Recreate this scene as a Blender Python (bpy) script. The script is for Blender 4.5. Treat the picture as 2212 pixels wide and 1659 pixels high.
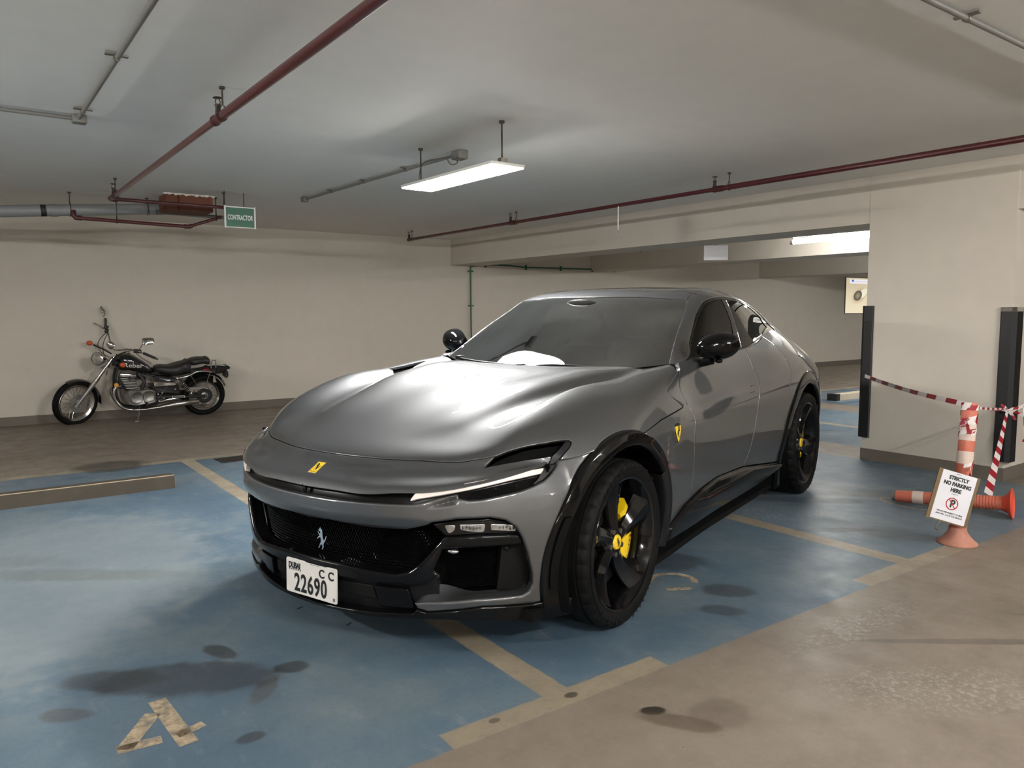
import bpy, bmesh, math, random
import numpy as np
from mathutils import Matrix, Vector
for o in list(bpy.data.objects): bpy.data.objects.remove(o, do_unlink=True)
scene = bpy.context.scene
COL = scene.collection
random.seed(7); RNG = np.random.default_rng(7)
PI = math.pi

# ------------------------------------------------------------------ camera (world axes follow the garage: x along the back wall, y towards it)
cam_d = bpy.data.cameras.new('camera'); cam = bpy.data.objects.new('camera', cam_d); COL.objects.link(cam)
cam_d.sensor_fit = 'HORIZONTAL'; cam_d.sensor_width = 36.0; cam_d.lens = 1654.4 / 2212 * 36.0
cam_d.clip_start = .05; cam_d.clip_end = 200
_r = Vector((.810, -.586, -.0024)).normalized(); _f = Vector((.5838, .8067, -.0922)).normalized()
_u = _r.cross(_f).normalized(); _r = _f.cross(_u).normalized()
cam.matrix_world = Matrix(((_r.x, _u.x, -_f.x, 0), (_r.y, _u.y, -_f.y, 0), (_r.z, _u.z, -_f.z, 1.3713), (0, 0, 0, 1)))
scene.camera = cam

# ------------------------------------------------------------------ world and exposure (an underground garage: next to no sky)
world = bpy.data.worlds.new('world'); scene.world = world; world.use_nodes = True
world.node_tree.nodes['Background'].inputs[0].default_value = (.9, .92, 1, 1)
world.node_tree.nodes['Background'].inputs[1].default_value = .02
vs = scene.view_settings
vs.view_transform = 'Standard'; vs.look = 'None'; vs.gamma = 1.0; vs.use_curve_mapping = False
vs.exposure = 1.08
LAMP_POWER = 88.0      # emission of the LED panels' diffusers (W/m2/sr)
# ------------------------------------------------------------------ helpers
def nspline(t, P, tq):
    """natural cubic spline through P (n,k) at knots t, evaluated at tq"""
    t = np.asarray(t, float); P = np.asarray(P, float); tq = np.asarray(tq, float)
    n = len(t); h = np.diff(t)
    if n == 2:
        a = ((tq - t[0]) / h[0])[:, None]; return P[0] * (1 - a) + P[1] * a
    A = np.zeros((n, n)); R = np.zeros((n, P.shape[1])); A[0, 0] = A[-1, -1] = 1
    for i in range(1, n - 1):
        A[i, i - 1] = h[i - 1]; A[i, i] = 2 * (h[i - 1] + h[i]); A[i, i + 1] = h[i]
        R[i] = 6 * ((P[i + 1] - P[i]) / h[i] - (P[i] - P[i - 1]) / h[i - 1])
    M = np.linalg.solve(A, R)
    k = np.clip(np.searchsorted(t, tq, side='right') - 1, 0, n - 2)
    x0 = (t[k + 1] - tq)[:, None]; x1 = (tq - t[k])[:, None]; hh = h[k][:, None]
    return (M[k] * x0 ** 3 + M[k + 1] * x1 ** 3) / (6 * hh) + (P[k] / hh - M[k] * hh / 6) * x0 + (P[k + 1] / hh - M[k + 1] * hh / 6) * x1

def pchip(t, P, tq):
    """monotone-ish cubic hermite (no overshoot)"""
    t = np.asarray(t, float); P = np.asarray(P, float); tq = np.asarray(tq, float)
    one = P.ndim == 1
    if one: P = P[:, None]
    h = np.diff(t)[:, None]; d = np.diff(P, axis=0) / h
    m = np.zeros_like(P)
    m[0] = d[0]; m[-1] = d[-1]
    s = d[:-1] * d[1:]
    w1 = 2 * h[1:] + h[:-1]; w2 = h[1:] + 2 * h[:-1]
    with np.errstate(divide='ignore', invalid='ignore'):
        hm = (w1 + w2) / (w1 / d[:-1] + w2 / d[1:])
    m[1:-1] = np.where(s > 0, hm, 0)
    k = np.clip(np.searchsorted(t, tq, side='right') - 1, 0, len(t) - 2)
    hh = (t[k + 1] - t[k])[:, None]; u = ((tq - t[k])[:, None]) / hh
    o = (2 * u ** 3 - 3 * u ** 2 + 1) * P[k] + (u ** 3 - 2 * u ** 2 + u) * hh * m[k] + (-2 * u ** 3 + 3 * u ** 2) * P[k + 1] + (u ** 3 - u ** 2) * hh * m[k + 1]
    return o[:, 0] if one else o

def chord(P):
    d = np.linalg.norm(np.diff(P, axis=0), axis=1)
    return np.r_[0, np.cumsum(d)]

def loft(C, mu, mv, tu=None, tv=None):
    """bicubic spline surface through control net C (m,n,3) -> grid (mu,mv,3) and uv grid (0..1)"""
    C = np.asarray(C, float); m, n = C.shape[:2]
    if tu is None:
        tu = np.mean([chord(C[:, j]) / max(chord(C[:, j])[-1], 1e-9) for j in range(n)], axis=0)
    if tv is None:
        tv = np.mean([chord(C[i]) / max(chord(C[i])[-1], 1e-9) for i in range(m)], axis=0)
    uu = np.linspace(0, 1, mu); vv = np.linspace(0, 1, mv)
    A = nspline(tu, C.reshape(m, -1), uu).reshape(mu, n, 3)
    G = nspline(tv, A.transpose(1, 0, 2).reshape(n, -1), vv).reshape(mv, mu, 3).transpose(1, 0, 2)
    return G, np.stack(np.meshgrid(uu, vv, indexing='ij'), -1)

def loft_sym(C, mu, mv):
    """as loft, for the left half of a body symmetric about y = 0 (smooth across the centre line)"""
    C = np.asarray(C, float); full = np.concatenate([C[:, :0:-1] * [1, -1, 1], C], axis=1)
    G, uv = loft(full, mu, 2 * mv - 1)
    G = G[:, mv - 1:].copy(); G[:, 0, 1] = 0; uv = uv[:, mv - 1:].copy(); uv[..., 1] = (uv[..., 1] - .5) * 2
    return G, uv

def gridnormals(G, flip=1):
    a = np.gradient(G, axis=0); b = np.gradient(G, axis=1)
    N = np.cross(a, b) * flip
    return N / np.maximum(np.linalg.norm(N, axis=-1, keepdims=True), 1e-12)

def gridmesh(G, flip=False):
    mu, mv = G.shape[:2]
    idx = np.arange(mu * mv).reshape(mu, mv)
    q = np.stack([idx[:-1, :-1], idx[1:, :-1], idx[1:, 1:], idx[:-1, 1:]], -1).reshape(-1, 4)
    if flip: q = q[:, ::-1]
    return G.reshape(-1, G.shape[-1]), [tuple(f) for f in q.tolist()]

def clip(V, F, f, keep=-1):
    """keep the part of a polygon mesh where f*keep >= 0 (f per vertex, linear cut); V may hold extra columns"""
    f = np.asarray(f, float) * keep
    f = np.where(np.abs(f) < 1e-7, 1e-7, f)
    pos = f > 0
    out = []; newv = []; cache = {}; base = len(V)
    for F_ in F:
        c = [pos[i] for i in F_]
        if all(c): out.append(F_); continue
        if not any(c): continue
        poly = []
        n = len(F_)
        for k in range(n):
            i, j = F_[k], F_[(k + 1) % n]
            if pos[i]: poly.append(i)
            if pos[i] != pos[j]:
                e = (i, j) if i < j else (j, i)
                if e not in cache:
                    t = f[e[0]] / (f[e[0]] - f[e[1]])
                    newv.append(V[e[0]] * (1 - t) + V[e[1]] * t); cache[e] = base + len(newv) - 1
                poly.append(cache[e])
        if len(poly) >= 3: out.append(tuple(poly))
    V2 = np.vstack([V, np.array(newv)]) if newv else V
    used = sorted({i for p in out for i in p})
    mp = {o: k for k, o in enumerate(used)}
    return V2[used] if used else V2[:0], [tuple(mp[i] for i in p) for p in out]

def sdf(poly, Q):
    """signed distance (negative inside) of points Q (n,2) to a closed polygon"""
    P = np.asarray(poly, float); Q = np.asarray(Q, float)
    d = np.full(len(Q), 1e9); inside = np.zeros(len(Q), bool)
    for a, b in zip(P, np.roll(P, -1, axis=0)):
        e = b - a; w = Q - a
        t = np.clip((w @ e) / max(e @ e, 1e-12), 0, 1)
        d = np.minimum(d, np.linalg.norm(w - t[:, None] * e, axis=1))
        c = (a[1] > Q[:, 1]) != (b[1] > Q[:, 1])
        with np.errstate(divide='ignore', invalid='ignore'):
            xi = a[0] + (Q[:, 1] - a[1]) * e[0] / (e[1] if abs(e[1]) > 1e-12 else 1e-12)
        inside ^= c & (Q[:, 0] < xi)
    return np.where(inside, -d, d)

def smoothpoly(P, n=10):
    """closed centripetal-ish catmull-rom through P; a point given as (x, y, 1) is a sharp corner"""
    pts = [tuple(p[:2]) for p in P]; sh = [len(p) > 2 and p[2] for p in P]
    m = len(pts); out = []
    A = np.array(pts, float)
    for i in range(m):
        p1, p2 = A[i], A[(i + 1) % m]
        p0 = A[i - 1] if not sh[i] else 2 * p1 - p2
        p3 = A[(i + 2) % m] if not sh[(i + 1) % m] else 2 * p2 - p1
        L = np.linalg.norm(p2 - p1)
        m1 = (p2 - p0) / max(np.linalg.norm(p2 - p1) + np.linalg.norm(p1 - p0), 1e-9) * L
        m2 = (p3 - p1) / max(np.linalg.norm(p3 - p2) + np.linalg.norm(p2 - p1), 1e-9) * L
        for t in np.linspace(0, 1, n, endpoint=False):
            out.append((2 * t ** 3 - 3 * t ** 2 + 1) * p1 + (t ** 3 - 2 * t ** 2 + t) * m1 + (-2 * t ** 3 + 3 * t ** 2) * p2 + (t ** 3 - t ** 2) * m2)
    return np.array(out)

def curve3(P, n):
    P = np.asarray(P, float); t = chord(P)
    return nspline(t / t[-1], P, np.linspace(0, 1, n))

def sstep(a, b, x):
    t = np.clip((np.asarray(x, float) - a) / (b - a), 0, 1); return t * t * (3 - 2 * t)
# ------------------------------------------------------------------ blender object helpers
class NT:
    """small node-tree writer"""
    def __init__(s, name):
        s.m = bpy.data.materials.new(name); s.m.use_nodes = True; s.t = s.m.node_tree
        s.p = s.t.nodes['Principled BSDF']; s.out = s.t.nodes['Material Output']; s._co = None
    def n(s, typ, **kw):
        x = s.t.nodes.new(typ)
        for k, v in kw.items(): setattr(x, k, v)
        return x
    def put(s, sock, v):
        if v is None: return
        if hasattr(v, 'is_linked') or hasattr(v, 'links'): s.t.links.new(v, sock)
        elif isinstance(v, (tuple, list)) and len(v) == 3 and sock.type == 'RGBA': sock.default_value = (*v, 1)
        else: sock.default_value = v
    def co(s, kind='Object'):
        return s.n('ShaderNodeTexCoord').outputs[kind]
    def xyz(s, kind='Object'):
        q = s.n('ShaderNodeSeparateXYZ'); s.put(q.inputs[0], s.co(kind)); return q.outputs[0], q.outputs[1], q.outputs[2]
    def f(s, op, a, b=None, c=None, clamp=False):
        x = s.n('ShaderNodeMath', operation=op, use_clamp=clamp)
        for i, v in enumerate((a, b, c)): s.put(x.inputs[i], v)
        return x.outputs[0]
    def rng(s, v, a, b, c=0., d=1., smooth=False):
        x = s.n('ShaderNodeMapRange', interpolation_type='SMOOTHSTEP' if smooth else 'LINEAR'); x.clamp = True
        for i, q in enumerate((v, a, b, c, d)): s.put(x.inputs[i], q)
        return x.outputs[0]
    def noise(s, scale, detail=3, rough=.55, vec=None, dist=0.):
        x = s.n('ShaderNodeTexNoise'); s.put(x.inputs['Vector'], vec if vec is not None else s.co())
        x.inputs['Scale'].default_value = scale; x.inputs['Detail'].default_value = detail
        x.inputs['Roughness'].default_value = rough; x.inputs['Distortion'].default_value = dist
        return x.outputs[0]
    def mix(s, fac, a, b, blend='MIX'):
        x = s.n('ShaderNodeMix', data_type='RGBA', blend_type=blend)
        s.put(x.inputs[0], fac); s.put(x.inputs[6], a); s.put(x.inputs[7], b); return x.outputs[2]
    def bump(s, h, strength=.3, dist=.01):
        x = s.n('ShaderNodeBump'); x.inputs['Strength'].default_value = strength; x.inputs['Distance'].default_value = dist
        s.put(x.inputs['Height'], h); s.put(s.p.inputs['Normal'], x.outputs[0])
    def scaled(s, sx, sy, sz, kind='Object'):
        x = s.n('ShaderNodeMapping'); s.put(x.inputs[0], s.co(kind)); x.inputs['Scale'].default_value = (sx, sy, sz); return x.outputs[0]
    def set(s, **kw):
        names = dict(color='Base Color', rough='Roughness', metal='Metallic', coat='Coat Weight', coatr='Coat Roughness', spec='Specular IOR Level',
                     trans='Transmission Weight', ior='IOR', emit='Emission Color', emits='Emission Strength', alpha='Alpha', sheen='Sheen Weight')
        for k, v in kw.items(): s.put(s.p.inputs[names[k]], v)
        return s

def lin(r, g, b):
    f = lambda c: (c / 255 / 12.92) if c / 255 <= .04045 else ((c / 255 + .055) / 1.055) ** 2.4
    return (f(r), f(g), f(b))

def simple(name, color, rough=.5, metal=0., coat=0., vary=.06, scale=6., spec=.5, bump=0., bscale=60.):
    m = NT(name)
    c2 = tuple(min(1, c * (1 + vary * 2)) for c in color); c1 = tuple(c * (1 - vary * 2) for c in color)
    nz = m.noise(scale, 4)
    m.set(color=m.mix(nz, c1, c2), rough=m.rng(nz, .3, .7, rough * .92, min(1, rough * 1.08)), metal=metal, coat=coat, coatr=.03, spec=spec)
    if bump: m.bump(m.noise(bscale, 3), bump, .004)
    return m.m

def emitter(name, color, strength):
    m = NT(name); m.set(color=(.9, .9, .9), emit=color, emits=strength, rough=.4); return m.m

class MB:
    """collects shapes into one mesh"""
    def __init__(s): s.V = []; s.F = []; s.k = 0
    def add(s, V, F):
        V = np.asarray(V, float)[:, :3]; s.V.append(V)
        s.F += [tuple(i + s.k for i in f) for f in F]; s.k += len(V); return s
    def box(s, lo, hi, R=None, c=None, bevel=0.):
        lo = np.minimum(lo, hi).astype(float) if False else np.array(lo, float); hi = np.array(hi, float)
        if bevel <= 0:
            V = np.array([[x, y, z] for z in (lo[2], hi[2]) for y in (lo[1], hi[1]) for x in (lo[0], hi[0])])
            F = [(0, 2, 3, 1), (4, 5, 7, 6), (0, 1, 5, 4), (2, 6, 7, 3), (0, 4, 6, 2), (1, 3, 7, 5)]
        else:
            b = min(bevel, .49 * (hi - lo).min()); V = []; 
            bm = bmesh.new(); bmesh.ops.create_cube(bm, size=1.0)
            for v in bm.verts: v.co = Vector((lo + hi) / 2) + Vector([v.co[i] * (hi - lo)[i] for i in range(3)])
            bmesh.ops.bevel(bm, geom=bm.edges[:], offset=b, segments=2, affect='EDGES', profile=.5)
            bm.verts.index_update(); V = np.array([v.co[:] for v in bm.verts]); F = [tuple(v.index for v in f.verts) for f in bm.faces]; bm.free()
        if R is not None:
            c = (lo + hi) / 2 if c is None else np.array(c, float)
            V = (V - c) @ np.array(R).T + c
        return s.add(V, F)
    def tube(s, P, r, n=12, caps=True, closed=False):
        P = np.asarray(P, float); m = len(P); r = np.broadcast_to(np.asarray(r, float), (m,))
        T = np.zeros_like(P)
        for i in range(m):
            a, b = (P[i - 1], P[(i + 1) % m]) if closed else (P[max(i - 1, 0)], P[min(i + 1, m - 1)])
            T[i] = b - a
        T /= np.maximum(np.linalg.norm(T, axis=1, keepdims=True), 1e-12)
        u = np.cross(T[0], [0, 0, 1.]); 
        if np.linalg.norm(u) < 1e-3: u = np.cross(T[0], [0, 1., 0])
        u /= np.linalg.norm(u); V = []
        a = np.linspace(0, 2 * PI, n, endpoint=False)
        for i in range(m):
            u = u - T[i] * (u @ T[i]); u /= max(np.linalg.norm(u), 1e-9); w = np.cross(T[i], u)
            V += [P[i] + r[i] * (math.cos(t) * u + math.sin(t) * w) for t in a]
        F = []
        for i in range(m if closed else m - 1):
            j = (i + 1) % m
            for k in range(n): F.append((i * n + k, i * n + (k + 1) % n, j * n + (k + 1) % n, j * n + k))
        if caps and not closed:
            F.append(tuple(range(n - 1, -1, -1))); F.append(tuple((m - 1) * n + k for k in range(n)))
        return s.add(V, F)
    def cyl(s, p0, p1, r0, r1=None, n=20, caps=True):
        return s.tube([p0, p1], [r0, r0 if r1 is None else r1], n, caps)
    def lathe(s, prof, n=32, M=None, closed=False):
        """profile [(r, h)] spun about z, M = 4x4 placement"""
        prof = np.asarray(prof, float); m = len(prof); V = []; F = []
        for r, h in prof:
            for k in range(n): V.append((r * math.cos(2 * PI * k / n), r * math.sin(2 * PI * k / n), h))
        for i in range(m if closed else m - 1):
            j = (i + 1) % m
            for k in range(n): F.append((i * n + k, i * n + (k + 1) % n, j * n + (k + 1) % n, j * n + k))
        V = np.array(V)
        if M is not None: V = V @ np.array(M)[:3, :3].T + np.array(M)[:3, 3]
        return s.add(V, F)
    def sphere(s, c, r, n=16, m=10, sc=(1, 1, 1), R=None):
        V = []; F = []
        for i in range(m + 1):
            a = PI * i / m
            for k in range(n): V.append((math.sin(a) * math.cos(2 * PI * k / n), math.sin(a) * math.sin(2 * PI * k / n), math.cos(a)))
        for i in range(m):
            for k in range(n): F.append((i * n + k, (i + 1) * n + k, (i + 1) * n + (k + 1) % n, i * n + (k + 1) % n))
        V = np.array(V) * r * np.array(sc)
        if R is not None: V = V @ np.array(R).T
        return s.add(V + np.array(c), F)
    def prism(s, poly, lo, hi, axis=2, M=None):
        """extrude a 2D polygon; axis: the extruded axis"""
        P = np.asarray(poly, float); n = len(P)
        def put(h):
            q = np.zeros((n, 3)); o = [i for i in range(3) if i != axis]; q[:, o] = P; q[:, axis] = h; return q
        V = np.vstack([put(lo), put(hi)])
        F = [tuple(range(n))[::-1], tuple(range(n, 2 * n))] + [(k, (k + 1) % n, n + (k + 1) % n, n + k) for k in range(n)]
        if M is not None: V = V @ np.array(M)[:3, :3].T + np.array(M)[:3, 3]
        return s.add(V, F)
    def build(s, name, mat, parent=None, smooth=True, sharp=40, weld=0., recalc=True):
        V = np.vstack(s.V) if s.V else np.zeros((0, 3))
        return mk(name, V, s.F, mat, parent, smooth, sharp, weld, recalc)

def mk(name, V, F, mat, parent=None, smooth=True, sharp=40, weld=0., recalc=False):
    me = bpy.data.meshes.new(name)
    me.from_pydata([tuple(v[:3]) for v in np.asarray(V)], [], [list(f) for f in F]); me.update()
    if weld or recalc:
        bm = bmesh.new(); bm.from_mesh(me)
        if weld: bmesh.ops.remove_doubles(bm, verts=bm.verts[:], dist=weld)
        if recalc: bmesh.ops.recalc_face_normals(bm, faces=bm.faces[:])
        bm.to_mesh(me); bm.free()
    if smooth:
        me.polygons.foreach_set('use_smooth', [True] * len(me.polygons))
        if sharp: me.set_sharp_from_angle(angle=math.radians(sharp))
    else: me.polygons.foreach_set('use_smooth', [False] * len(me.polygons))
    if mat is not None: me.materials.append(mat)
    o = bpy.data.objects.new(name, me); COL.objects.link(o)
    if parent is not None: o.parent = parent
    return o

def empty(name, loc=(0, 0, 0), rz=0., parent=None):
    o = bpy.data.objects.new(name, None); COL.objects.link(o); o.location = loc; o.rotation_euler = (0, 0, rz)
    o.empty_display_size = .1
    if parent is not None: o.parent = parent
    return o
def tag(o, label=None, cat=None, group=None, kind=None):
    if label: o['label'] = label
    if cat: o['category'] = cat
    if group: o['group'] = group
    if kind: o['kind'] = kind
    return o
def thing(name, label, cat, loc=(0, 0, 0), rz=0., group=None): return tag(empty(name, loc, rz), label, cat, group)
def dup(o, parent=None):
    c = o.copy(); COL.objects.link(c); c.parent = parent
    for ch in list(o.children): dup(ch, c)
    return c
def text_mesh(name, s, size, mat, parent, M, extrude=.0004, font_bold=0., xscale=1., align='CENTER', space=1.):
    """lettering as a thin mesh; M places the text plane (x right, y up, z out)"""
    cu = bpy.data.curves.new(name, 'FONT'); cu.body = s; cu.size = size; cu.extrude = extrude; cu.align_x = align; cu.align_y = 'CENTER'
    cu.offset = font_bold; cu.space_character = space; cu.resolution_u = 3
    t = bpy.data.objects.new(name, cu); COL.objects.link(t)
    dg = bpy.context.evaluated_depsgraph_get(); me = bpy.data.meshes.new_from_object(t.evaluated_get(dg))
    bpy.data.objects.remove(t, do_unlink=True); bpy.data.curves.remove(cu)
    me.transform(Matrix(M) @ Matrix.Diagonal((xscale, 1, 1, 1))); me.materials.clear(); me.materials.append(mat)
    o = bpy.data.objects.new(name, me); COL.objects.link(o)
    if parent is not None: o.parent = parent
    return o
def frame(o, x, y):
    """4x4 placement from an origin and x / y directions"""
    x = Vector(x).normalized(); y = Vector(y); z = x.cross(y).normalized(); y = z.cross(x).normalized()
    return Matrix(((x.x, y.x, z.x, o[0]), (x.y, y.y, z.y, o[1]), (x.z, y.z, z.z, o[2]), (0, 0, 0, 1)))
def Rz(a): return np.array([[math.cos(a), -math.sin(a), 0], [math.sin(a), math.cos(a), 0], [0, 0, 1.]])
def Rx(a): return np.array([[1., 0, 0], [0, math.cos(a), -math.sin(a)], [0, math.sin(a), math.cos(a)]])
def Ry(a): return np.array([[math.cos(a), 0, math.sin(a)], [0, 1., 0], [-math.sin(a), 0, math.cos(a)]])
# ------------------------------------------------------------------ car body master surfaces (car frame: x forward from front axle, y to the car's left, z up)
def E0_(y): return .94 - .30 * y ** 2 - .36 * y ** 4
def E_(y): return E0_(y) - .30 * y ** 10
def ZL_(y): return .681 + .18 * y ** 4

def surf_hood(mu=190, mv=150):
    ys = [0, .20, .38, .54, .68, .79, .87]
    r0 = [(E_(y), y, ZL_(y)) for y in ys]
    r0b = [(E_(y) - .012, y * .995, ZL_(y) + .016 * (1 - .6 * (y / .87) ** 4)) for y in ys]
    r1 = [(.862, 0, .738), (.845, .195, .738), (.79, .37, .740), (.715, .53, .747), (.63, .675, .762), (.530, .785, .772), (.420, .862, .781)]
    r2 = [(.789, 0, .787), (.776, .19, .787), (.727, .37, .788), (.66, .53, .79), (.58, .68, .80), (.488, .790, .787), (.385, .882, .772)]
    r3 = [(.63, 0, .848), (.62, .19, .847), (.59, .365, .844), (.55, .54, .842), (.505, .69, .856), (.435, .808, .832), (.345, .920, .775)]
    r4 = [(.46, 0, .901), (.455, .20, .901), (.445, .405, .899), (.42, .56, .893), (.395, .695, .920), (.35, .828, .884), (.27, .956, .786)]
    r5 = [(.22, 0, .962), (.22, .22, .962), (.21, .455, .962), (.20, .59, .952), (.185, .70, .992), (.16, .845, .953), (.11, .992, .81)]
    r6 = [(-.06, 0, 1.014), (-.06, .25, 1.016), (-.06, .515, 1.016), (-.07, .625, .995), (-.07, .71, 1.038), (-.08, .868, .998), (-.09, 1.004, .815)]
    r7 = [(-.33, 0, 1.045), (-.33, .27, 1.047), (-.34, .565, 1.045), (-.35, .655, 1.016), (-.35, .725, 1.048), (-.35, .87, 1.018), (-.35, 1.001, .83)]
    r8 = [(-.50, 0, 1.066), (-.505, .28, 1.067), (-.56, .60, 1.064), (-.59, .675, 1.042), (-.60, .74, 1.070), (-.60, .86, 1.044), (-.60, .988, .84)]
    r9 = [(-.665, 0, 1.077), (-.69, .28, 1.077), (-.80, .61, 1.076), (-.865, .69, 1.072), (-.895, .77, 1.09), (-.85, .855, 1.062), (-.80, .968, .85)]
    dome = [0, 0, 0, 0, .001, .005, .010, .013, .015, .013, .004]      # step at the edge of the bonnet's dome
    def crease(r, d):
        a, b = np.array(r[2]), np.array(r[3]); m = a + (b - a) * .32; m[2] = a[2] + (b[2] - a[2]) * .45 - d; return r[:3] + [tuple(m)] + r[3:]
    r0, r0b, r1, r2, r3, r4, r5, r6, r7, r8, r9 = [crease(r, d) for r, d in zip((r0, r0b, r1, r2, r3, r4, r5, r6, r7, r8, r9), dome)]
    C = np.array([r0, r0b, r1, r2, r3, r4, r5, r6, r7, r8, r9], float)
    G, uv = loft_sym(C, mu, mv); return G, uv * np.array([1.90, 1.20])

BY = [0, .12, .25, .38, .50, .60, .69, .76, .82, .87, .91, .945, .968, .98]
def plan_front(y):
    """plan of the front fascia: (x, y) from the centre to the front wheel arch"""
    x = np.where(y < .87, .94 - .30 * y ** 2 - .36 * y ** 4, 0)
    return x
def surf_bumper(ms=200, mz=110, inset=0.):
    # plan polyline from the centre to the wheel arch
    yy = np.array([0, .1, .2, .3, .4, .5, .6, .68, .75, .81, .86, .90, .93, .952, .967, .98, .988])
    xx = np.array([E0_(y) if y < .82 else 0 for y in yy])
    xx[10:] = [.525, .475, .425, .37, .30, .215, .13]
    P = np.stack([xx, yy], 1)
    t = chord(P); sq = np.linspace(0, t[-1], ms)
    Q = nspline(t, P, sq)
    T = np.gradient(Q, axis=0); T /= np.linalg.norm(T, axis=1, keepdims=True)
    Nn = np.stack([T[:, 1], -T[:, 0]], 1)           # outward
    zz = np.linspace(.10, .86, mz)
    dc = pchip([.10, .2, .3, .42, .48, .504, .53, .565, .60, .64, .67, .72, .86], [.06, .05, .05, .06, .11, .10, .045, .010, -.002, .0, .008, .04, .16], zz)
    dk = pchip([.10, .2, .28, .40, .55, .65, .75, .86], [.06, .035, .018, .002, -.004, .004, .034, .09], zz)
    w = sstep(.46, .70, Q[:, 1])[:, None]
    d = (dk[None] if inset else dc[None] * (1 - w) + dk[None] * w) + inset
    kx = np.interp(Q[:, 0], [.15, .17, .23, .30, .385, .5, .6], [.33, .35, .45, .70, 1.2, 1.1, 1.])[:, None]
    up_ = sstep(.64, .72, zz)[None]
    d = inset + (d - inset) * (1 - up_ + up_ * kx)
    G = np.zeros((ms, mz, 3))
    G[..., 0] = Q[:, :1] - Nn[:, :1] * d
    G[..., 1] = Q[:, 1:] - Nn[:, 1:] * d
    G[..., 2] = zz[None]
    G[0, :, 1] = 0
    return G, np.stack(np.meshgrid(sq, zz, indexing='ij'), -1)

SIDE = [  # x, [(z, y), ...] : body side profiles
    (.56, [(.12, .79), (.20, .81), (.35, .83), (.5, .838), (.6, .838), (.7, .83), (.78, .81), (.85, .77), (.92, .70)]),
    (.44, [(.12, .865), (.20, .885), (.35, .912), (.5, .924), (.6, .927), (.7, .912), (.78, .876), (.82, .85), (.85, .83), (.92, .77)]),
    (.33, [(.12, .905), (.20, .922), (.35, .948), (.5, .962), (.6, .965), (.7, .958), (.78, .936), (.82, .915), (.87, .88), (.93, .82)]),
    (.20, [(.12, .94), (.35, .975), (.6, .99), (.75, .988), (.82, .968), (.853, .945), (.90, .91), (.95, .86)]),
    (.0, [(.12, .95), (.35, .985), (.6, 1.0), (.8, 1.001), (.86, .978), (.9, .952), (.95, .912), (1.0, .855)]),
    (-.2, [(.12, .95), (.35, .985), (.6, 1.003), (.8, 1.004), (.86, .986), (.9, .963), (.95, .930), (1.0, .88)]),
    (-.45, [(.12, .945), (.2, .96), (.35, .982), (.5, .998), (.65, 1.004), (.8, 1.0), (.87, .982), (.92, .955), (.97, .923), (1.05, .84)]),
    (-.65, [(.12, .94), (.25, .958), (.4, .976), (.6, .99), (.75, .99), (.86, .976), (.9, .957), (.95, .930), (1.0, .900), (1.09, .835)]),
    (-.9, [(.12, .93), (.3, .952), (.5, .97), (.65, .977), (.78, .974), (.85, .958), (.89, .928), (.95, .898), (1.02, .872), (1.10, .825)]),
    (-1.2, [(.12, .92), (.3, .94), (.5, .962), (.65, .970), (.8, .967), (.875, .950), (.915, .918), (.98, .890), (1.05, .866), (1.118, .838)]),
    (-1.6, [(.12, .92), (.3, .938), (.5, .96), (.65, .970), (.8, .971), (.895, .956), (.935, .928), (1.0, .897), (1.06, .870), (1.125, .842)]),
    (-2.0, [(.12, .92), (.35, .942), (.5, .965), (.65, .976), (.8, .982), (.92, .970), (.97, .945), (1.03, .905), (1.08, .872), (1.135, .838)]),
    (-2.4, [(.12, .92), (.35, .95), (.5, .975), (.65, .990), (.8, 1.0), (.92, .995), (1.0, .965), (1.07, .915), (1.13, .86), (1.168, .81)]),
    (-2.7, [(.12, .92), (.35, .955), (.6, 1.0), (.8, 1.010), (.93, 1.005), (1.02, .970), (1.10, .905), (1.17, .83), (1.212, .762)]),
    (-3.0, [(.12, .92), (.5, 1.0), (.8, 1.014), (.93, 1.004), (1.03, .962), (1.11, .895), (1.18, .82), (1.235, .742)]),
    (-3.3, [(.12, .90), (.5, .99), (.8, 1.005), (.9, .990), (1.0, .945), (1.08, .875), (1.14, .81), (1.18, .75)]),
    (-3.6, [(.12, .84), (.3, .90), (.5, .95), (.7, .965), (.85, .95), (.95, .91), (1.03, .84), (1.08, .775), (1.105, .73)]),
    (-3.85, [(.12, .72), (.3, .82), (.5, .87), (.7, .885), (.85, .865), (.93, .81), (.98, .74), (1.0, .68)]),
]
def ztop(x): return float(pchip([-3.85, -3.6, -3.3, -3.0, -2.7, -2.4, -2.0, -1.6, -1.2, -.9, -.65, -.45, -.2, 0., .2, .33, .44, .56],
                          np.array([1.0, 1.105, 1.18, 1.235, 1.212, 1.168, 1.135, 1.125, 1.118, 1.10, 1.06, .985, .95, .95, .93, .91, .88, .86]), np.array([x]))[0])
def surf_side(mx=330, mz=90, zb=.12):
    xs = np.array([s[0] for s in SIDE][::-1]); nz = 40
    fr = np.linspace(0, 1, nz)
    rows = []
    for x, pr in SIDE[::-1]:
        zt = ztop(x); z = zb + (zt - zb) * fr
        pr = np.array(pr)
        rows.append(np.stack([np.full(nz, x), pchip(pr[:, 0], pr[:, 1], z), z], 1))
    C = np.array(rows)
    xq = np.linspace(xs[0], xs[-1], mx)
    A = nspline(xs, C.reshape(len(xs), -1), xq).reshape(mx, nz, 3)
    G = nspline(fr, A.transpose(1, 0, 2).reshape(nz, -1), np.linspace(0, 1, mz)).reshape(mz, mx, 3).transpose(1, 0, 2)
    return G, G[..., [0, 2]].copy()

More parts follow.
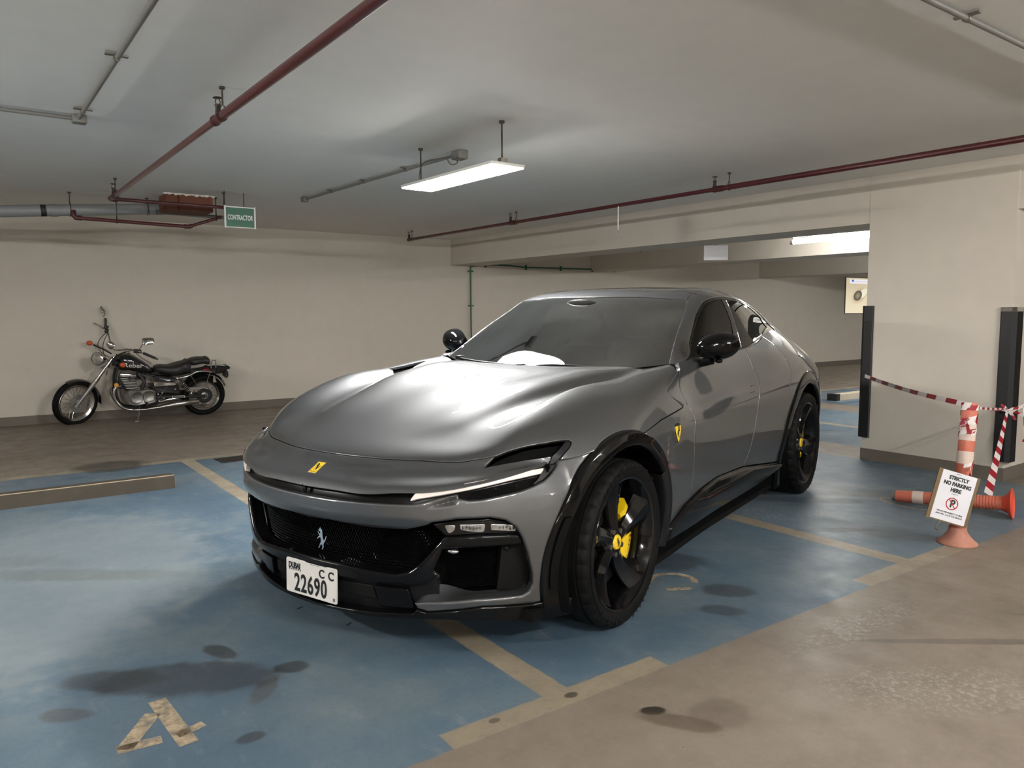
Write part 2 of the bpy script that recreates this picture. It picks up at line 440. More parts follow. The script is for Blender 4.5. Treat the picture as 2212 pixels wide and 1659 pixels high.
def surf_cabin(mu=230, mv=150):
    C = [
     [(-.63, 0, 1.025), (-.665, .26, 1.030), (-.771, .525, 1.055), (-.938, .775, 1.094), (-.952, .795, 1.094), (-.966, .804, 1.094), (-.98, .81, 1.093), (-.99, .815, 1.092)],
     [(-.84, 0, 1.168), (-.868, .25, 1.169), (-.951, .50, 1.173), (-1.082, .737, 1.179), (-1.13, .768, 1.162), (-1.165, .786, 1.146), (-1.185, .805, 1.125), (-1.195, .822, 1.108)],
     [(-1.058, 0, 1.300), (-1.083, .235, 1.300), (-1.159, .47, 1.299), (-1.279, .692, 1.294), (-1.335, .730, 1.276), (-1.375, .752, 1.252), (-1.40, .797, 1.178), (-1.415, .833, 1.116)],
     [(-1.247, 0, 1.404), (-1.274, .22, 1.404), (-1.354, .435, 1.403), (-1.48, .646, 1.40), (-1.545, .692, 1.395), (-1.58, .716, 1.372), (-1.62, .785, 1.235), (-1.64, .840, 1.122)],
     [(-1.42, 0, 1.482), (-1.44, .21, 1.481), (-1.50, .415, 1.475), (-1.594, .617, 1.460), (-1.68, .668, 1.456), (-1.72, .697, 1.430), (-1.77, .778, 1.255), (-1.79, .841, 1.127)],
     [(-1.70, 0, 1.533), (-1.71, .20, 1.531), (-1.75, .40, 1.524), (-1.83, .585, 1.508), (-1.90, .652, 1.486), (-1.94, .689, 1.457), (-1.98, .777, 1.268), (-1.99, .839, 1.132)],
     [(-2.0, 0, 1.550), (-2.01, .20, 1.548), (-2.04, .39, 1.541), (-2.09, .57, 1.523), (-2.14, .645, 1.492), (-2.16, .684, 1.458), (-2.19, .767, 1.28), (-2.20, .826, 1.147)],
     [(-2.4, 0, 1.553), (-2.41, .20, 1.551), (-2.43, .38, 1.541), (-2.47, .555, 1.513), (-2.50, .635, 1.470), (-2.51, .675, 1.430), (-2.53, .733, 1.30), (-2.54, .788, 1.184)],
     [(-2.85, 0, 1.505), (-2.855, .20, 1.502), (-2.86, .38, 1.488), (-2.87, .55, 1.450), (-2.87, .635, 1.400), (-2.87, .682, 1.350), (-2.88, .712, 1.285), (-2.89, .752, 1.228)],
     [(-3.3, 0, 1.385), (-3.3, .20, 1.382), (-3.29, .38, 1.366), (-3.27, .55, 1.325), (-3.24, .64, 1.285), (-3.22, .69, 1.255), (-3.20, .72, 1.235), (-3.19, .745, 1.205)],
     [(-3.78, 0, 1.16), (-3.77, .20, 1.158), (-3.74, .38, 1.148), (-3.68, .55, 1.125), (-3.64, .62, 1.118), (-3.62, .67, 1.112), (-3.60, .70, 1.108), (-3.59, .735, 1.102)],
    ]
    C = np.array(C, float)
    C[:4, :3, 2] += np.array([.008, -.016, -.018, -.008])[:, None]      # belly of the windscreen
    G, uv = loft_sym(C, mu, mv); return G, uv * np.array([3.15, 1.25])
# outlines of panels and openings, in the parameters of the surface they lie on
UVP = {
    'hood_front': [(0.1818,0.1172),(0.1826,0.3822),(0.1826,0.4703),(0.1786,0.6089),(0.1724,0.7233),(0.1858,0.7878),(0.2061,0.8359)],
    'hl_top': [(0.2061,0.8359),(0.2435,0.8631),(0.2996,0.918),(0.3747,0.9898),(0.4729,1.0482),(0.4911,1.0607),(0.4902,1.073),(0.4551,1.0875),(0.3633,1.1083),(0.2376,1.1381)],
    'hl_bridge': [(0.1826,0.83),(0.1307,0.8177),(0.144,0.8666),(0.1716,0.9295),(0.2423,1.0317),(0.2945,1.0771),(0.0147,1.1717),(0.0,1.1517)],
    'hl_frame_in': [(0.4654,1.0526),(0.3891,1.0654),(0.2945,1.0771)],
    'hl_dart': [(0.0522,0.7645),(0.0822,0.783),(0.133,0.8161),(0.1814,0.8304),(0.13,0.7963)],
    'slot_bottom': [(0.0221,0.6443),(0.1676,0.6454),(0.3013,0.6483),(0.4593,0.6508),(0.5254,0.6547),(0.6214,0.6788),(0.692,0.6929)],
    'duct_low': [(0.6935,0.6754),(0.7332,0.6669),(0.7814,0.6684),(0.8805,0.684),(0.9317,0.6908),(0.9879,0.7063),(1.0347,0.7238),(1.0733,0.7474),(1.1091,0.7748)],
    'dart_low': [(0.539,0.6311),(0.5903,0.6318),(0.6853,0.6464),(0.695,0.6663),(0.6936,0.6875),(0.6535,0.6803),(0.5899,0.6575)],
    'open_top': [(0.1187,0.5454),(0.3157,0.5332),(0.484,0.539),(0.5758,0.5685),(0.5931,0.5804),(0.6883,0.595),(0.8152,0.5961),(0.8735,0.5828),(0.9129,0.5539),(0.9399,0.5086),(0.9647,0.4392),(0.9842,0.3514),(0.9861,0.3122),(0.9739,0.285),(0.9472,0.2702),(0.8851,0.2695),(0.7509,0.2698),(0.6172,0.2585),(0.5463,0.2527)],
    'blade_low': [(0.5004,0.2446),(0.5165,0.2223),(0.5632,0.2122),(0.6161,0.219),(0.7847,0.2376),(0.9912,0.228),(1.079,0.2412)],
    'shelf_back': [(0.6121,0.3271),(0.6355,0.309),(0.6828,0.2811),(0.7225,0.2716),(0.9132,0.2651),(1.0079,0.2633)],
    'lamp': [(0.5885,0.5688),(0.6878,0.5832),(0.8203,0.5841),(0.881,0.5696),(0.922,0.5417),(0.94,0.5185),(0.7864,0.5261),(0.641,0.5201)],
    'lens1': [(0.6349,0.5643),(0.6811,0.5656),(0.6759,0.5412),(0.6527,0.529)],
    'lens2': [(0.6942,0.5669),(0.8,0.5648),(0.7931,0.5323),(0.7533,0.5341),(0.7006,0.544)],
    'lens3': [(0.8201,0.5637),(0.9083,0.556),(0.9255,0.5347),(0.9186,0.528),(0.8199,0.5391)],
    'bar': [(0.6205,0.5017),(0.6354,0.5231),(0.7851,0.5257),(0.9361,0.5199),(0.95,0.4919),(0.9536,0.4747),(0.8347,0.4747),(0.7195,0.4739),(0.6315,0.4726)],
    'leg_out': [(0.6315,0.4726),(0.6109,0.425),(0.5934,0.3844),(0.6229,0.3641),(0.554,0.3225),(0.4806,0.315),(0.4654,0.322),(0.353,0.3186),(0.19,0.3147)],
    'leg_in': [(0.6197,0.5024),(0.5713,0.4484),(0.5235,0.4002),(0.4883,0.3757),(0.4307,0.3598),(0.3216,0.3636),(0.1601,0.3753)],
    'splitter': [(0.5915,0.2106),(0.65,0.1971),(0.786,0.1838),(0.9961,0.1615),(1.1607,0.16),(1.1781,0.224),(1.079,0.2412)],
    'bframe': [(1.0448,0.7742),(1.1161,0.7809),(1.0885,0.7586),(1.0385,0.7251),(0.9879,0.7063),(1.0191,0.7385)],
    'duct': [(0.6935,0.6922),(0.6924,0.6739),(0.7048,0.6669),(0.7838,0.6646),(0.8856,0.6812),(0.9939,0.7031),(1.0374,0.7428),(0.9249,0.727),(0.7856,0.7065)],
    'ductmesh': [(0.7282,0.69),(0.7476,0.668),(0.8279,0.6803),(0.9177,0.6937),(0.9233,0.7133),(0.8191,0.7021)],
    'drl': [(0.5132,0.6648),(0.5278,0.6835),(0.7183,0.7224),(0.8865,0.7474),(1.035,0.762),(1.0221,0.7481),(0.8847,0.7302),(0.7179,0.7021),(0.5373,0.6721)],
    'hood_side': [(0.3849,0.7873),(0.3056,0.7972),(0.2322,0.8092),(0.1738,0.8209)],
    'hood_side2': [(-0.1673,0.8421),(-0.3653,0.8706),(-0.6833,0.8951)],
    'vent_line': [(-0.7643,0.8731),(-0.6954,0.8973),(-0.5954,0.9602),(-0.5881,0.981),(-0.6101,0.9913),(-0.9259,1.0767)],
    'vent_holes': [(-0.6028,0.9575),(-0.6374,0.9401),(-0.7369,0.9095),(-0.7019,0.8966),(-0.6435,0.9273)],
    'door_front': [(-0.9287,1.0788),(-0.8134,1.0083),(-0.7781,0.9686),(-0.8132,0.893),(-0.8184,0.8545),(-0.828,0.8524),(-0.7956,0.7474),(-0.7903,0.6432)],
    'door_rear': [(-2.0193,1.1184),(-1.9755,1.0298),(-1.9568,0.9573),(-1.9238,0.9204),(-1.8888,0.8216),(-1.8374,0.6479),(-1.7789,0.5146),(-1.6981,0.4313)],
    'sill': [(-0.3786,0.2854),(-0.5082,0.3419),(-0.684,0.3922),(-0.9474,0.4291),(-1.2126,0.4442),(-1.6761,0.4245),(-2.5189,0.3189),(-2.6758,0.3349)],
    'sill_low': [(-0.3786,0.2854),(-0.9023,0.2407),(-1.3796,0.2253),(-1.7179,0.218),(-2.0997,0.213)],
    'handle': [(-1.7378,0.9057),(-1.8442,0.9156),(-1.8299,0.8829),(-1.7327,0.8816)],
    'shield': [(-0.4788,0.8318),(-0.5309,0.84),(-0.5813,0.8264),(-0.5862,0.801),(-0.5603,0.7698),(-0.5224,0.7382),(-0.4884,0.7749),(-0.4717,0.8063)],
    'glass': [(0.172,1.0951),(0.3477,1.0017),(0.628,0.9841),(0.7819,0.9922),(0.972,1.0099),(1.2024,1.0089),(1.3666,1.0116),(1.8736,1.0114),(2.1337,1.0473),(2.2496,1.2023),(1.9634,1.241),(1.5385,1.2492),(1.2935,1.2493),(1.0236,1.2493),(0.8137,1.249),(0.5376,1.2477)],
    'glass_frame': [(0.0766,1.156),(0.3322,0.9787),(0.6401,0.9504),(0.8006,0.9672),(0.9807,0.9903),(1.3085,0.9839),(1.7071,0.9962),(1.9589,0.9813),(2.2257,0.9919),(2.4079,1.1767)],
    'div': [(1.2016,1.0131),(1.1559,1.1153),(0.9835,1.2485)],
    'div2': [(1.3235,1.0153),(1.2461,1.1315),(1.1417,1.25)],
    'vent_top': [(1.3314,0.827),(1.3237,0.7571),(1.1534,0.4394),(1.5262,0.7377),(1.695,0.8105),(1.5355,0.8272)],
    'badge': [(0.0704,0.0),(0.0733,0.0322),(0.1332,0.017),(0.1307,0.0)],
}
# ------------------------------------------------------------------ garage shell
ZC = 2.6
XMIN, XMAX, YMIN, YW = -9.0, 24.0, -9.0, 11.19

def plaster(name, col, vary=.03, rough=.85):
    m = NT(name); a = m.noise(.35, 3); b = m.noise(5, 5, .6); c = m.noise(140, 2)
    k = m.f('ADD', m.f('MULTIPLY', a, .6), m.f('MULTIPLY', b, .4))
    c1 = tuple(x * (1 - vary * 2) for x in col); c2 = tuple(min(1, x * (1 + vary)) for x in col)
    m.set(color=m.mix(m.rng(k, .35, .65), c1, c2), rough=rough, spec=.25); m.bump(c, .06, .002); return m.m
M_wall = plaster('cream_painted_plaster', lin(205, 197, 184))
M_ceil = plaster('white_painted_ceiling', lin(228, 226, 220), .025, .6)
M_base = plaster('grey_skirting_paint', lin(112, 105, 95), .05, .6)

def floor_material():
    m = NT('parking_floor'); X, Y, Z = m.xyz()
    wob = m.f('MULTIPLY', m.f('SUBTRACT', m.noise(22, 3), .5), .012)
    Xw = m.f('ADD', X, wob); Yw_ = m.f('ADD', Y, wob)
    def rect(x0, x1, y0, y1, soft=.004):
        a = m.f('MINIMUM', m.f('SUBTRACT', Xw, x0), m.f('SUBTRACT', x1, Xw)); b = m.f('MINIMUM', m.f('SUBTRACT', Yw_, y0), m.f('SUBTRACT', y1, Yw_))
        return m.rng(m.f('MINIMUM', a, b), -soft, soft)
    def union(l):
        r = l[0]
        for q in l[1:]: r = m.f('MAXIMUM', r, q)
        return r
    def band(v, a, b): return m.rng(m.f('MINIMUM', m.f('SUBTRACT', v, a), m.f('SUBTRACT', b, v)), -.004, .004)
    # concrete screed
    n1 = m.noise(.5, 4); n2 = m.noise(4.5, 5, .65); n3 = m.noise(34, 4, .6); n4 = m.noise(190, 2)
    conc = m.mix(m.rng(n1, .3, .7), lin(115, 105, 94), lin(135, 124, 112))
    conc = m.mix(m.rng(n2, .42, .72, 0, .35), conc, lin(96, 87, 77))
    conc = m.mix(m.rng(n3, .55, .75, 0, .25), conc, lin(151, 141, 129))
    # blue bays
    blue = m.mix(m.rng(n1, .32, .68), lin(68, 89, 106), lin(94, 113, 127))
    worn = m.noise(1.3, 5, .62)
    blue = m.mix(m.rng(worn, .46, .66, 0, .6), blue, lin(115, 126, 129))
    scuff = m.noise(9, 6, .75, m.scaled(1, .35, 1))
    blue = m.mix(m.rng(scuff, .56, .68, 0, .38), blue, lin(135, 141, 145))
    blue = m.mix(m.rng(n3, .5, .75, 0, .22), blue, lin(52, 69, 85))
    stripe = m.mix(m.rng(n2, .3, .7), lin(151, 140, 120), lin(131, 120, 105))
    stripe = m.mix(m.rng(n3, .56, .72, 0, .5), stripe, lin(107, 99, 88))
    inb = m.f('MULTIPLY', m.rng(m.f('MINIMUM', m.f('SUBTRACT', Yw_, 1.975), m.f('SUBTRACT', 7.60, Yw_)), -.004, .004),
              m.f('SUBTRACT', 1., union([band(Xw, 6.80, 7.42), band(Xw, 9.97, 10.65)])))
    col = m.mix(inb, conc, blue)
    lines = union([rect(1.63, 1.745, 1.98, 7.6), rect(4.105, 4.235, 1.98, 7.6), rect(-.86, -.75, 1.98, 7.6), rect(8.62, 8.74, 1.98, 7.6), rect(12.9, 13.02, 1.98, 7.6),
                   rect(1.20, 2.18, 1.972, 2.072), rect(3.66, 4.70, 1.972, 2.078), rect(-1.3, -.3, 1.972, 2.072), rect(-12, 6.8, 7.52, 7.63), rect(7.4, 9.97, 7.6, 7.75), rect(10.65, 24, 7.6, 7.75)])
    wear = m.rng(m.noise(16, 5, .7), .62, .78, 1., .35)
    col = m.mix(m.f('MULTIPLY', lines, wear), col, stripe)
    # stains with a shape of their own: oil, water marks, patches, plus painted lamplight (x, y, a, b, angle, strength, colour)
    dark = lin(43, 41, 39); blk = lin(28, 25, 22); brown = lin(69, 57, 44); grn = lin(79, 76, 63)
    nd = m.f('MULTIPLY', m.f('SUBTRACT', m.noise(7, 4, .6), .5), .9)
    st = [(.62, 2.98, .36, .15, -.55, .62, dark), (.40, 3.12, .20, .09, -.6, .5, dark), (.80, 3.13, .10, .045, -1.2, .72, dark), (.99, 2.83, .07, .055, -.5, .7, dark),
          (.83, 2.70, .11, .045, .9, .45, brown), (.23, 2.94, .09, .05, -.6, .45, brown), (1.06, 7.66, .31, .30, 0, .72, dark), (3.03, 2.36, .14, .10, -.6, .62, dark),
          (2.80, 2.21, .12, .06, -.9, .5, dark), (3.13, 2.84, .22, .16, -.6, .55, dark), (1.88, 1.77, .05, .03, -.5, .9, blk), (1.90, 1.66, .16, .05, -1.0, .55, brown),
          (2.05, 1.62, .12, .10, .2, .35, brown), (1.72, 2.02, .03, .02, 0, .7, blk), (1.40, 2.04, .025, .018, 0, .6, blk), (.70, 2.42, .05, .035, 0, .6, dark),
          (4.45, 2.63, .30, .05, -.62, .35, dark), (5.0, 3.2, .5, .10, -.75, .4, dark), (5.6, 3.0, .45, .14, -.7, .45, dark), (.35, 4.6, .8, .10, -.62, .25, grn),
          (-.1, 5.2, .7, .12, -.62, .22, grn), (1.3, 8.3, .5, .05, .1, .3, brown), (2.6, 9.2, 1.0, .10, .12, .25, brown), (.3, 8.6, 1.2, .12, .1, .22, brown), (3.4, 1.35, .5, .03, -.65, .35, blk), (4.1, 1.2, .35, .02, -.62, .35, blk)]
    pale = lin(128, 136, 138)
    st = [(.15, 4.5, 1.0, 1.5, -.5, .55, pale), (-.6, 3.6, .9, .7, -.5, .35, pale), (5.2, 3.5, .9, .35, -.75, .3, pale)] + st  # first two put the pale lamplit floor at the left into the colour
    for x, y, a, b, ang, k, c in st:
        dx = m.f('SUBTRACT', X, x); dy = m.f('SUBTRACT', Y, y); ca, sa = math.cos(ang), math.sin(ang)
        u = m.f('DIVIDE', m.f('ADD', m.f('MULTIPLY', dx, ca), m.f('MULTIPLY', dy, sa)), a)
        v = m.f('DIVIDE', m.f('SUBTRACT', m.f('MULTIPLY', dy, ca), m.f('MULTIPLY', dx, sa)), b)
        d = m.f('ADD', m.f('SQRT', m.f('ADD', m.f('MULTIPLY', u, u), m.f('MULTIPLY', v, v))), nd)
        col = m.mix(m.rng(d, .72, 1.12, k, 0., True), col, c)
    for x, y, a, b, ang in ((4.3, 3.3, .75, .35, -.7), (3.15, 1.75, .55, .12, .0), (2.85, 1.25, .5, .22, -.6), (5.4, 3.9, .6, .3, -.7)):      # pale scuffs, their specular gleam put into the colour
        dx = m.f('SUBTRACT', X, x); dy = m.f('SUBTRACT', Y, y); ca, sa = math.cos(ang), math.sin(ang)
        u = m.f('DIVIDE', m.f('ADD', m.f('MULTIPLY', dx, ca), m.f('MULTIPLY', dy, sa)), a); v = m.f('DIVIDE', m.f('SUBTRACT', m.f('MULTIPLY', dy, ca), m.f('MULTIPLY', dx, sa)), b)
        d = m.f('SQRT', m.f('ADD', m.f('MULTIPLY', u, u), m.f('MULTIPLY', v, v)))
        col = m.mix(m.f('MULTIPLY', m.rng(d, .3, 1.2, 1., 0., True), m.rng(m.noise(38, 6, .8), .50, .62, 0, .55)), col, lin(176, 172, 164))
    spk = m.rng(m.noise(60, 2), .72, .76, 0, .5); col = m.mix(m.f('MULTIPLY', spk, m.rng(n1, .45, .6)), col, blk)
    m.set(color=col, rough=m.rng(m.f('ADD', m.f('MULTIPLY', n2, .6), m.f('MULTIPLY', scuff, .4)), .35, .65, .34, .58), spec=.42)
    m.bump(m.f('ADD', m.f('MULTIPLY', n4, .6), m.f('MULTIPLY', n3, .6)), .22, .0035)
    return m.m
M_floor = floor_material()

def slab(name, lo, hi, mat):
    return tag(MB().box(lo, hi).build(name, mat, smooth=False), kind='structure')
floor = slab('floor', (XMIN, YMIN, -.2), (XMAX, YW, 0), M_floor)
ceiling = slab('ceiling', (XMIN, YMIN, ZC), (XMAX, YW, ZC + .2), M_ceil)
wall_back = slab('wall_back', (XMIN, YW, -.2), (XMAX, YW + .2, ZC + .2), M_wall)
wall_front = slab('wall_front', (XMIN, YMIN - .2, -.2), (XMAX, YMIN, ZC + .2), M_wall)
wall_left = slab('wall_left', (XMIN - .2, YMIN - .2, -.2), (XMIN, YW + .2, ZC + .2), M_wall)
wall_right = slab('wall_right', (XMAX, YMIN - .2, -.2), (XMAX + .2, YW + .2, ZC + .2), M_wall)
slab('baseboard_back', (XMIN, YW - .006, 0), (XMAX, YW, .112), M_base)
for k, (x0, x1) in enumerate(((6.83, 7.40), (9.97, 10.62), (15.2, 15.8))):
    slab('ceiling_beam', (x0, -3.0, 2.18), (x1, YW, ZC), M_wall)
def pillar(x0, x1, y0, y1):
    o = slab('pillar', (x0, y0, 0), (x1, y1, ZC), M_wall)
    tag(MB().box((x0 - .005, y0 - .005, 0), (x1 + .005, y1 + .005, .105)).build('skirting', M_base, o, smooth=False))
    return o
PIL = pillar(6.826, 7.40, 2.63, 3.84)
pillar(9.97, 10.6, 2.63, 3.84)
pillar(-2.0, -1.4, -3.4, -2.6); pillar(6.83, 7.4, -3.9, -2.7)

# painted bay numerals, worn into the floor
def paint_mat():
    m = NT('worn_floor_paint'); n = m.noise(26, 5, .7)
    m.set(color=m.mix(m.noise(8, 3), lin(198, 178, 148), lin(168, 150, 126)), rough=.6, alpha=m.rng(n, .40, .68, .95, .30)); return m.m
M_num = paint_mat()
def numeral(strokes, label):
    b = MB()
    for (x0, y0, x1, y1, w) in strokes:
        d = np.array([x1 - x0, y1 - y0]); L = np.linalg.norm(d); d /= L; q = np.array([-d[1], d[0]]) * w / 2
        a = np.array([x0, y0]); c = np.array([x1, y1])
        b.add([(*(a - q), .0012), (*(c - q), .0012), (*(c + q), .0012), (*(a + q), .0012)], [(0, 1, 2, 3)])
    return tag(b.build('painted_numeral', M_num, floor, smooth=False, recalc=False), label)
numeral([(.355, 2.585, .475, 2.77, .055), (.335, 2.592, .465, 2.58, .05), (.505, 2.86, .53, 2.50, .06), (.51, 2.575, .60, 2.60, .04)], 'worn cream painted number four')
def ring(cx, cy, rx, ry, a0, a1, w, rot):
    L = []; n = 14; P = []
    for k in range(n + 1):
        a = a0 + (a1 - a0) * k / n; x, y = rx * math.cos(a), ry * math.sin(a)
        P.append((cx + x * math.cos(rot) - y * math.sin(rot), cy + x * math.sin(rot) + y * math.cos(rot)))
    return [(*P[k], *P[k + 1], w) for k in range(n)]
numeral(ring(2.90, 2.61, .12, .11, -.9, 2.6, .035, 0) + [(2.79, 2.545, 2.90, 2.485, .035)], 'worn cream painted number beside front wheel')
numeral(ring(5.47, 2.72, .10, .20, 1.0, 4.4, .02, -.2), 'faint painted number under the lying bollard')

# wheel stops
M_stop = simple('dark_weathered_steel', lin(78, 70, 60), .55, .3, vary=.18, scale=9)
M_stoptop = simple('beige_edge_strip', lin(188, 172, 146), .6)
def wheel_stop(x0, x1, y, label, mat, dark_end=False):
    t = thing('wheel_stop', label, 'wheel stop', ((x0 + x1) / 2, y, 0), 0)
    L = (x1 - x0) / 2
    MB().prism([(-.002, 0), (.15, 0), (.14, .085), (.125, .10), (.012, .10), (.0, .092)], -L, L, 0).build('bar', mat, t, sharp=25)
    if not dark_end:
        MB().box((-L, .012, .0995), (L, .026, .1035)).build('edge_strip', M_stoptop, t, smooth=False)
        for s in (-1, 1): MB().cyl((s * L * .8, .08, .098), (s * L * .8, .08, .106), .014, n=10).build('anchor_bolt', M_stop, t)
    else:
        MB().box((-L - .004, -.004, 0), (-L + .10, .154, .104)).build('end_cap', M_black_rub, t, smooth=False)
    return t
M_black_rub = simple('black_rubber', lin(24, 23, 22), .55, vary=.1, scale=14)
wheel_stop(-.75, 1.332, 6.39, 'long dark grey wheel stop bar on the blue bay, beige top edge', M_stop)
wheel_stop(11.0, 12.7, 6.62, 'pale concrete wheel stop with dark end beyond the pillar', simple('pale_concrete', lin(186, 174, 152), .8, vary=.1), True)

# floor drain
M_cast = simple('cast_iron_grate', lin(66, 60, 54), .6, .5, vary=.15, scale=30)
t = thing('floor_drain', 'square cast iron drain grate set in the floor behind the blue bays', 'drain', (2.06, 7.34, 0), .05)
MB().box((-.15, -.13, .001), (.15, .13, .003)).build('frame', M_cast, t, smooth=False)
for k in range(11):
    MB().box((-.135 + .027 * k - .006, -.115, .003), (-.135 + .027 * k + .006, .115, .008)).build('bar', M_cast, t, smooth=False)

# ------------------------------------------------------------------ pipes, conduits, hangers
M_red = simple('oxide_red_pipe_paint', lin(78, 28, 29), .32, 0, vary=.12, scale=12, coat=.3)
M_redd = simple('dark_oxide_red_fitting', lin(70, 28, 26), .4, 0, vary=.15, scale=20)
M_grey = simple('grey_conduit', lin(106, 104, 99), .5, 0, vary=.06, scale=10)
M_gpipe = simple('grey_drain_plastic', lin(128, 130, 130), .42, 0, vary=.04, scale=5)
M_zinc = simple('galvanised_steel', lin(120, 116, 108), .42, .8, vary=.12, scale=40)
M_dkst = simple('dark_hanger_steel', lin(62, 56, 48), .5, .6, vary=.15, scale=40)
M_green = simple('green_conduit', lin(40, 92, 62), .4, 0, vary=.08, scale=12)
M_white = simple('white_plastic', lin(226, 224, 220), .45, 0, vary=.02)

def sprinkler(t, x, y, z):
    """upright head on a tee"""
    h = MB(); h.cyl((x, y, z), (x, y, z + .045), .017, .013, 12); h.cyl((x, y, z + .045), (x, y, z + .056), .018, n=6)
    h.cyl((x, y, z + .09), (x, y, z + .094), .027, .022, 14)
    for s in (-1, 1): h.tube([(x + s * .008, y, z + .056), (x + s * .014, y, z + .07), (x + s * .005, y, z + .09)], .003, 6)
    return h.build('sprinkler_head', M_dkst, t)
def hanger(t, x, y, z, r, ax):
    h = MB(); h.cyl((x, y, z + r + .03), (x, y, ZC), .005, n=8); h.cyl((x, y, ZC - .012), (x, y, ZC), .016, n=10)
    d = np.array((0, 1, 0) if ax == 0 else (1, 0, 0), float); P = []
    for k in range(17):
        a = -PI / 2 + 2 * PI * k / 16; c = (r + .004) * math.cos(a); q = (r + .004) * math.sin(a)
        P.append(np.array((x, y, z)) + d * c + np.array((0, 0, q)))
    P = [p for p in P if p[2] < z + r * .8]
    h.tube([np.array((x, y, z + r + .03)) + d * (r * .35)] + P[-6:][::-1] if False else P, .0035, 6)
    for s in (-1, 1): h.tube([np.array((x, y, z)) + d * s * (r + .004), np.array((x, y, z + r + .03)) + d * s * .006], .0035, 6)
    return h.build('hanger', M_dkst, t)

t = thing('sprinkler_pipe', 'dark red sprinkler pipe crossing the ceiling to the contractor sign', 'pipe', (1.245, 8.1, 2.45))
def loc(t, P): return np.asarray(P, float) - np.array(t.location)
def tb(t, name, P, r, mat, n=16): return MB().tube(loc(t, P), r, n).build(name, mat, t)
z = 2.45; x = 1.243
tb(t, 'pipe', [(x, -6, z), (x, 4.5, z)], .0245, M_red); tb(t, 'pipe', [(x, 4.5, z), (x, 8.13, z)], .0205, M_red)
tb(t, 'pipe', [(x, 8.15, z), (2.56, 8.15, z)], .0175, M_red)
tb(t, 'fitting', [(x, 4.42, z), (x, 4.45, z), (x, 4.455, z), (x, 4.53, z), (x, 4.535, z), (x, 4.56, z)], [.03, .03, .027, .027, .03, .03], M_redd)
tb(t, 'fitting', [(x, 7.93, z), (x, 7.99, z)], .026, M_redd)
tb(t, 'elbow', [(x, 8.08, z), (x, 8.135, z), (x + .012, 8.15, z), (x + .06, 8.15, z)], .025, M_redd)
tb(t, 'end_cap', [(2.53, 8.15, z), (2.57, 8.15, z)], .022, M_redd)
for y in (4.49, 7.96): o = sprinkler(t, 0, 0, 0); o.location = (x - 1.245, y - 8.1, z + .02 - 2.45)
for (hx, hy, ax) in ((x, 4.40, 1), (x, 7.86, 1), (x, 1.4, 1), (2.28, 8.15, 0)):
    o = hanger(t, 0, 0, 2.45, .022, ax); o.location = (hx - 1.245, hy - 8.1, -2.45)
t = thing('sprinkler_pipe', 'dark red sprinkler pipe along the ceiling parallel to the beam', 'pipe', (5.60, 10.3, 2.475))
z = 2.475; x = 5.60
tb(t, 'pipe', [(x, -6, z), (x, 4.6, z)], .024, M_red); tb(t, 'pipe', [(x, 4.6, z), (x, 10.38, z)], .020, M_red)
for y in (4.58, 7.72): tb(t, 'fitting', [(x, y - .05, z), (x, y + .05, z)], .028, M_redd)
tb(t, 'end_cap', [(x, 10.36, z), (x, 10.40, z)], .024, M_redd)
for y in (4.62, 7.76, 10.37): o = sprinkler(t, 0, 0, 0); o.location = (x - 5.6, y - 10.3, .02)
for y in (4.46, 7.64, 10.28, 1.2): o = hanger(t, 0, 0, 2.475, .022, 1); o.location = (x - 5.6, y - 10.3, -2.475)
t = thing('sprinkler_pipe', 'thin dark red pipe beyond the beam, white notice hanging from it', 'pipe', (8.7, 10.3, 2.335))
tb(t, 'pipe', [(8.7, -4, 2.325), (8.7, 10.38, 2.345)], .018, M_red); tb(t, 'end_cap', [(8.7, 10.36, 2.345), (8.7, 10.40, 2.345)], .022, M_redd)
for y in (5.9, 8.6): o = hanger(t, 0, 0, 2.335, .02, 1); o.location = (0, y - 10.3, -2.335)
# low red drain branch
t = thing('drain_branch_pipe', 'low dark red branch pipe under the grey drain pipe', 'pipe', (1.0, 8.6, 2.29))
tb(t, 'pipe', [(1.03, 8.6, 2.302), (2.03, 8.6, 2.283)], .018, M_red); tb(t, 'pipe', [(2.04, 8.6, 2.283), (2.36, 8.55, 2.40)], .016, M_red)
tb(t, 'elbow', [(.985, 8.62, 2.37), (.985, 8.60, 2.325), (1.0, 8.6, 2.303), (1.05, 8.6, 2.302)], .024, M_redd)
tb(t, 'elbow', [(1.99, 8.6, 2.284), (2.04, 8.6, 2.283), (2.07, 8.595, 2.294)], .023, M_redd)
for (hx, hy, hz) in ((1.36, 8.6, 2.296), (2.31, 8.558, 2.382)): o = hanger(t, 0, 0, hz, .02, 0); o.location = (hx - 1.0, hy - 8.6, -2.29)
# grey drain pipe
t = thing('drain_pipe', 'thick grey plastic drain pipe under the ceiling by the back wall', 'pipe', (1.0, 9.0, 2.42))
P0, P1 = np.array((-3.0, 9.0, 2.04 + .04)), np.array((1.80, 9.0, 2.492))
tb(t, 'pipe', [(-6, 9.0, 2.10), (.2, 9.0, 2.345), (1.80, 9.0, 2.492)], .058, M_gpipe, 24)
for xx in (.86, 1.76): 
    zz = 2.345 + (xx - .2) * .0919; tb(t, 'collar', [(xx - .03, 9, zz - .003), (xx + .03, 9, zz + .003)], .063, M_gpipe, 24)
tb(t, 'printed_band', [(.74, 9, 2.3946), (.79, 9, 2.399)], .0586, M_black_rub, 24)
for xx in (1.0, 1.72):
    o = hanger(t, 0, 0, 2.345 + (xx - .2) * .0919, .06, 0); o.location = (xx - 1.0, 0, -2.42)
tb(t, 'branch_duct', [(1.80, 8.95, 2.455), (2.48, 8.9, 2.438)], .02, M_grey)
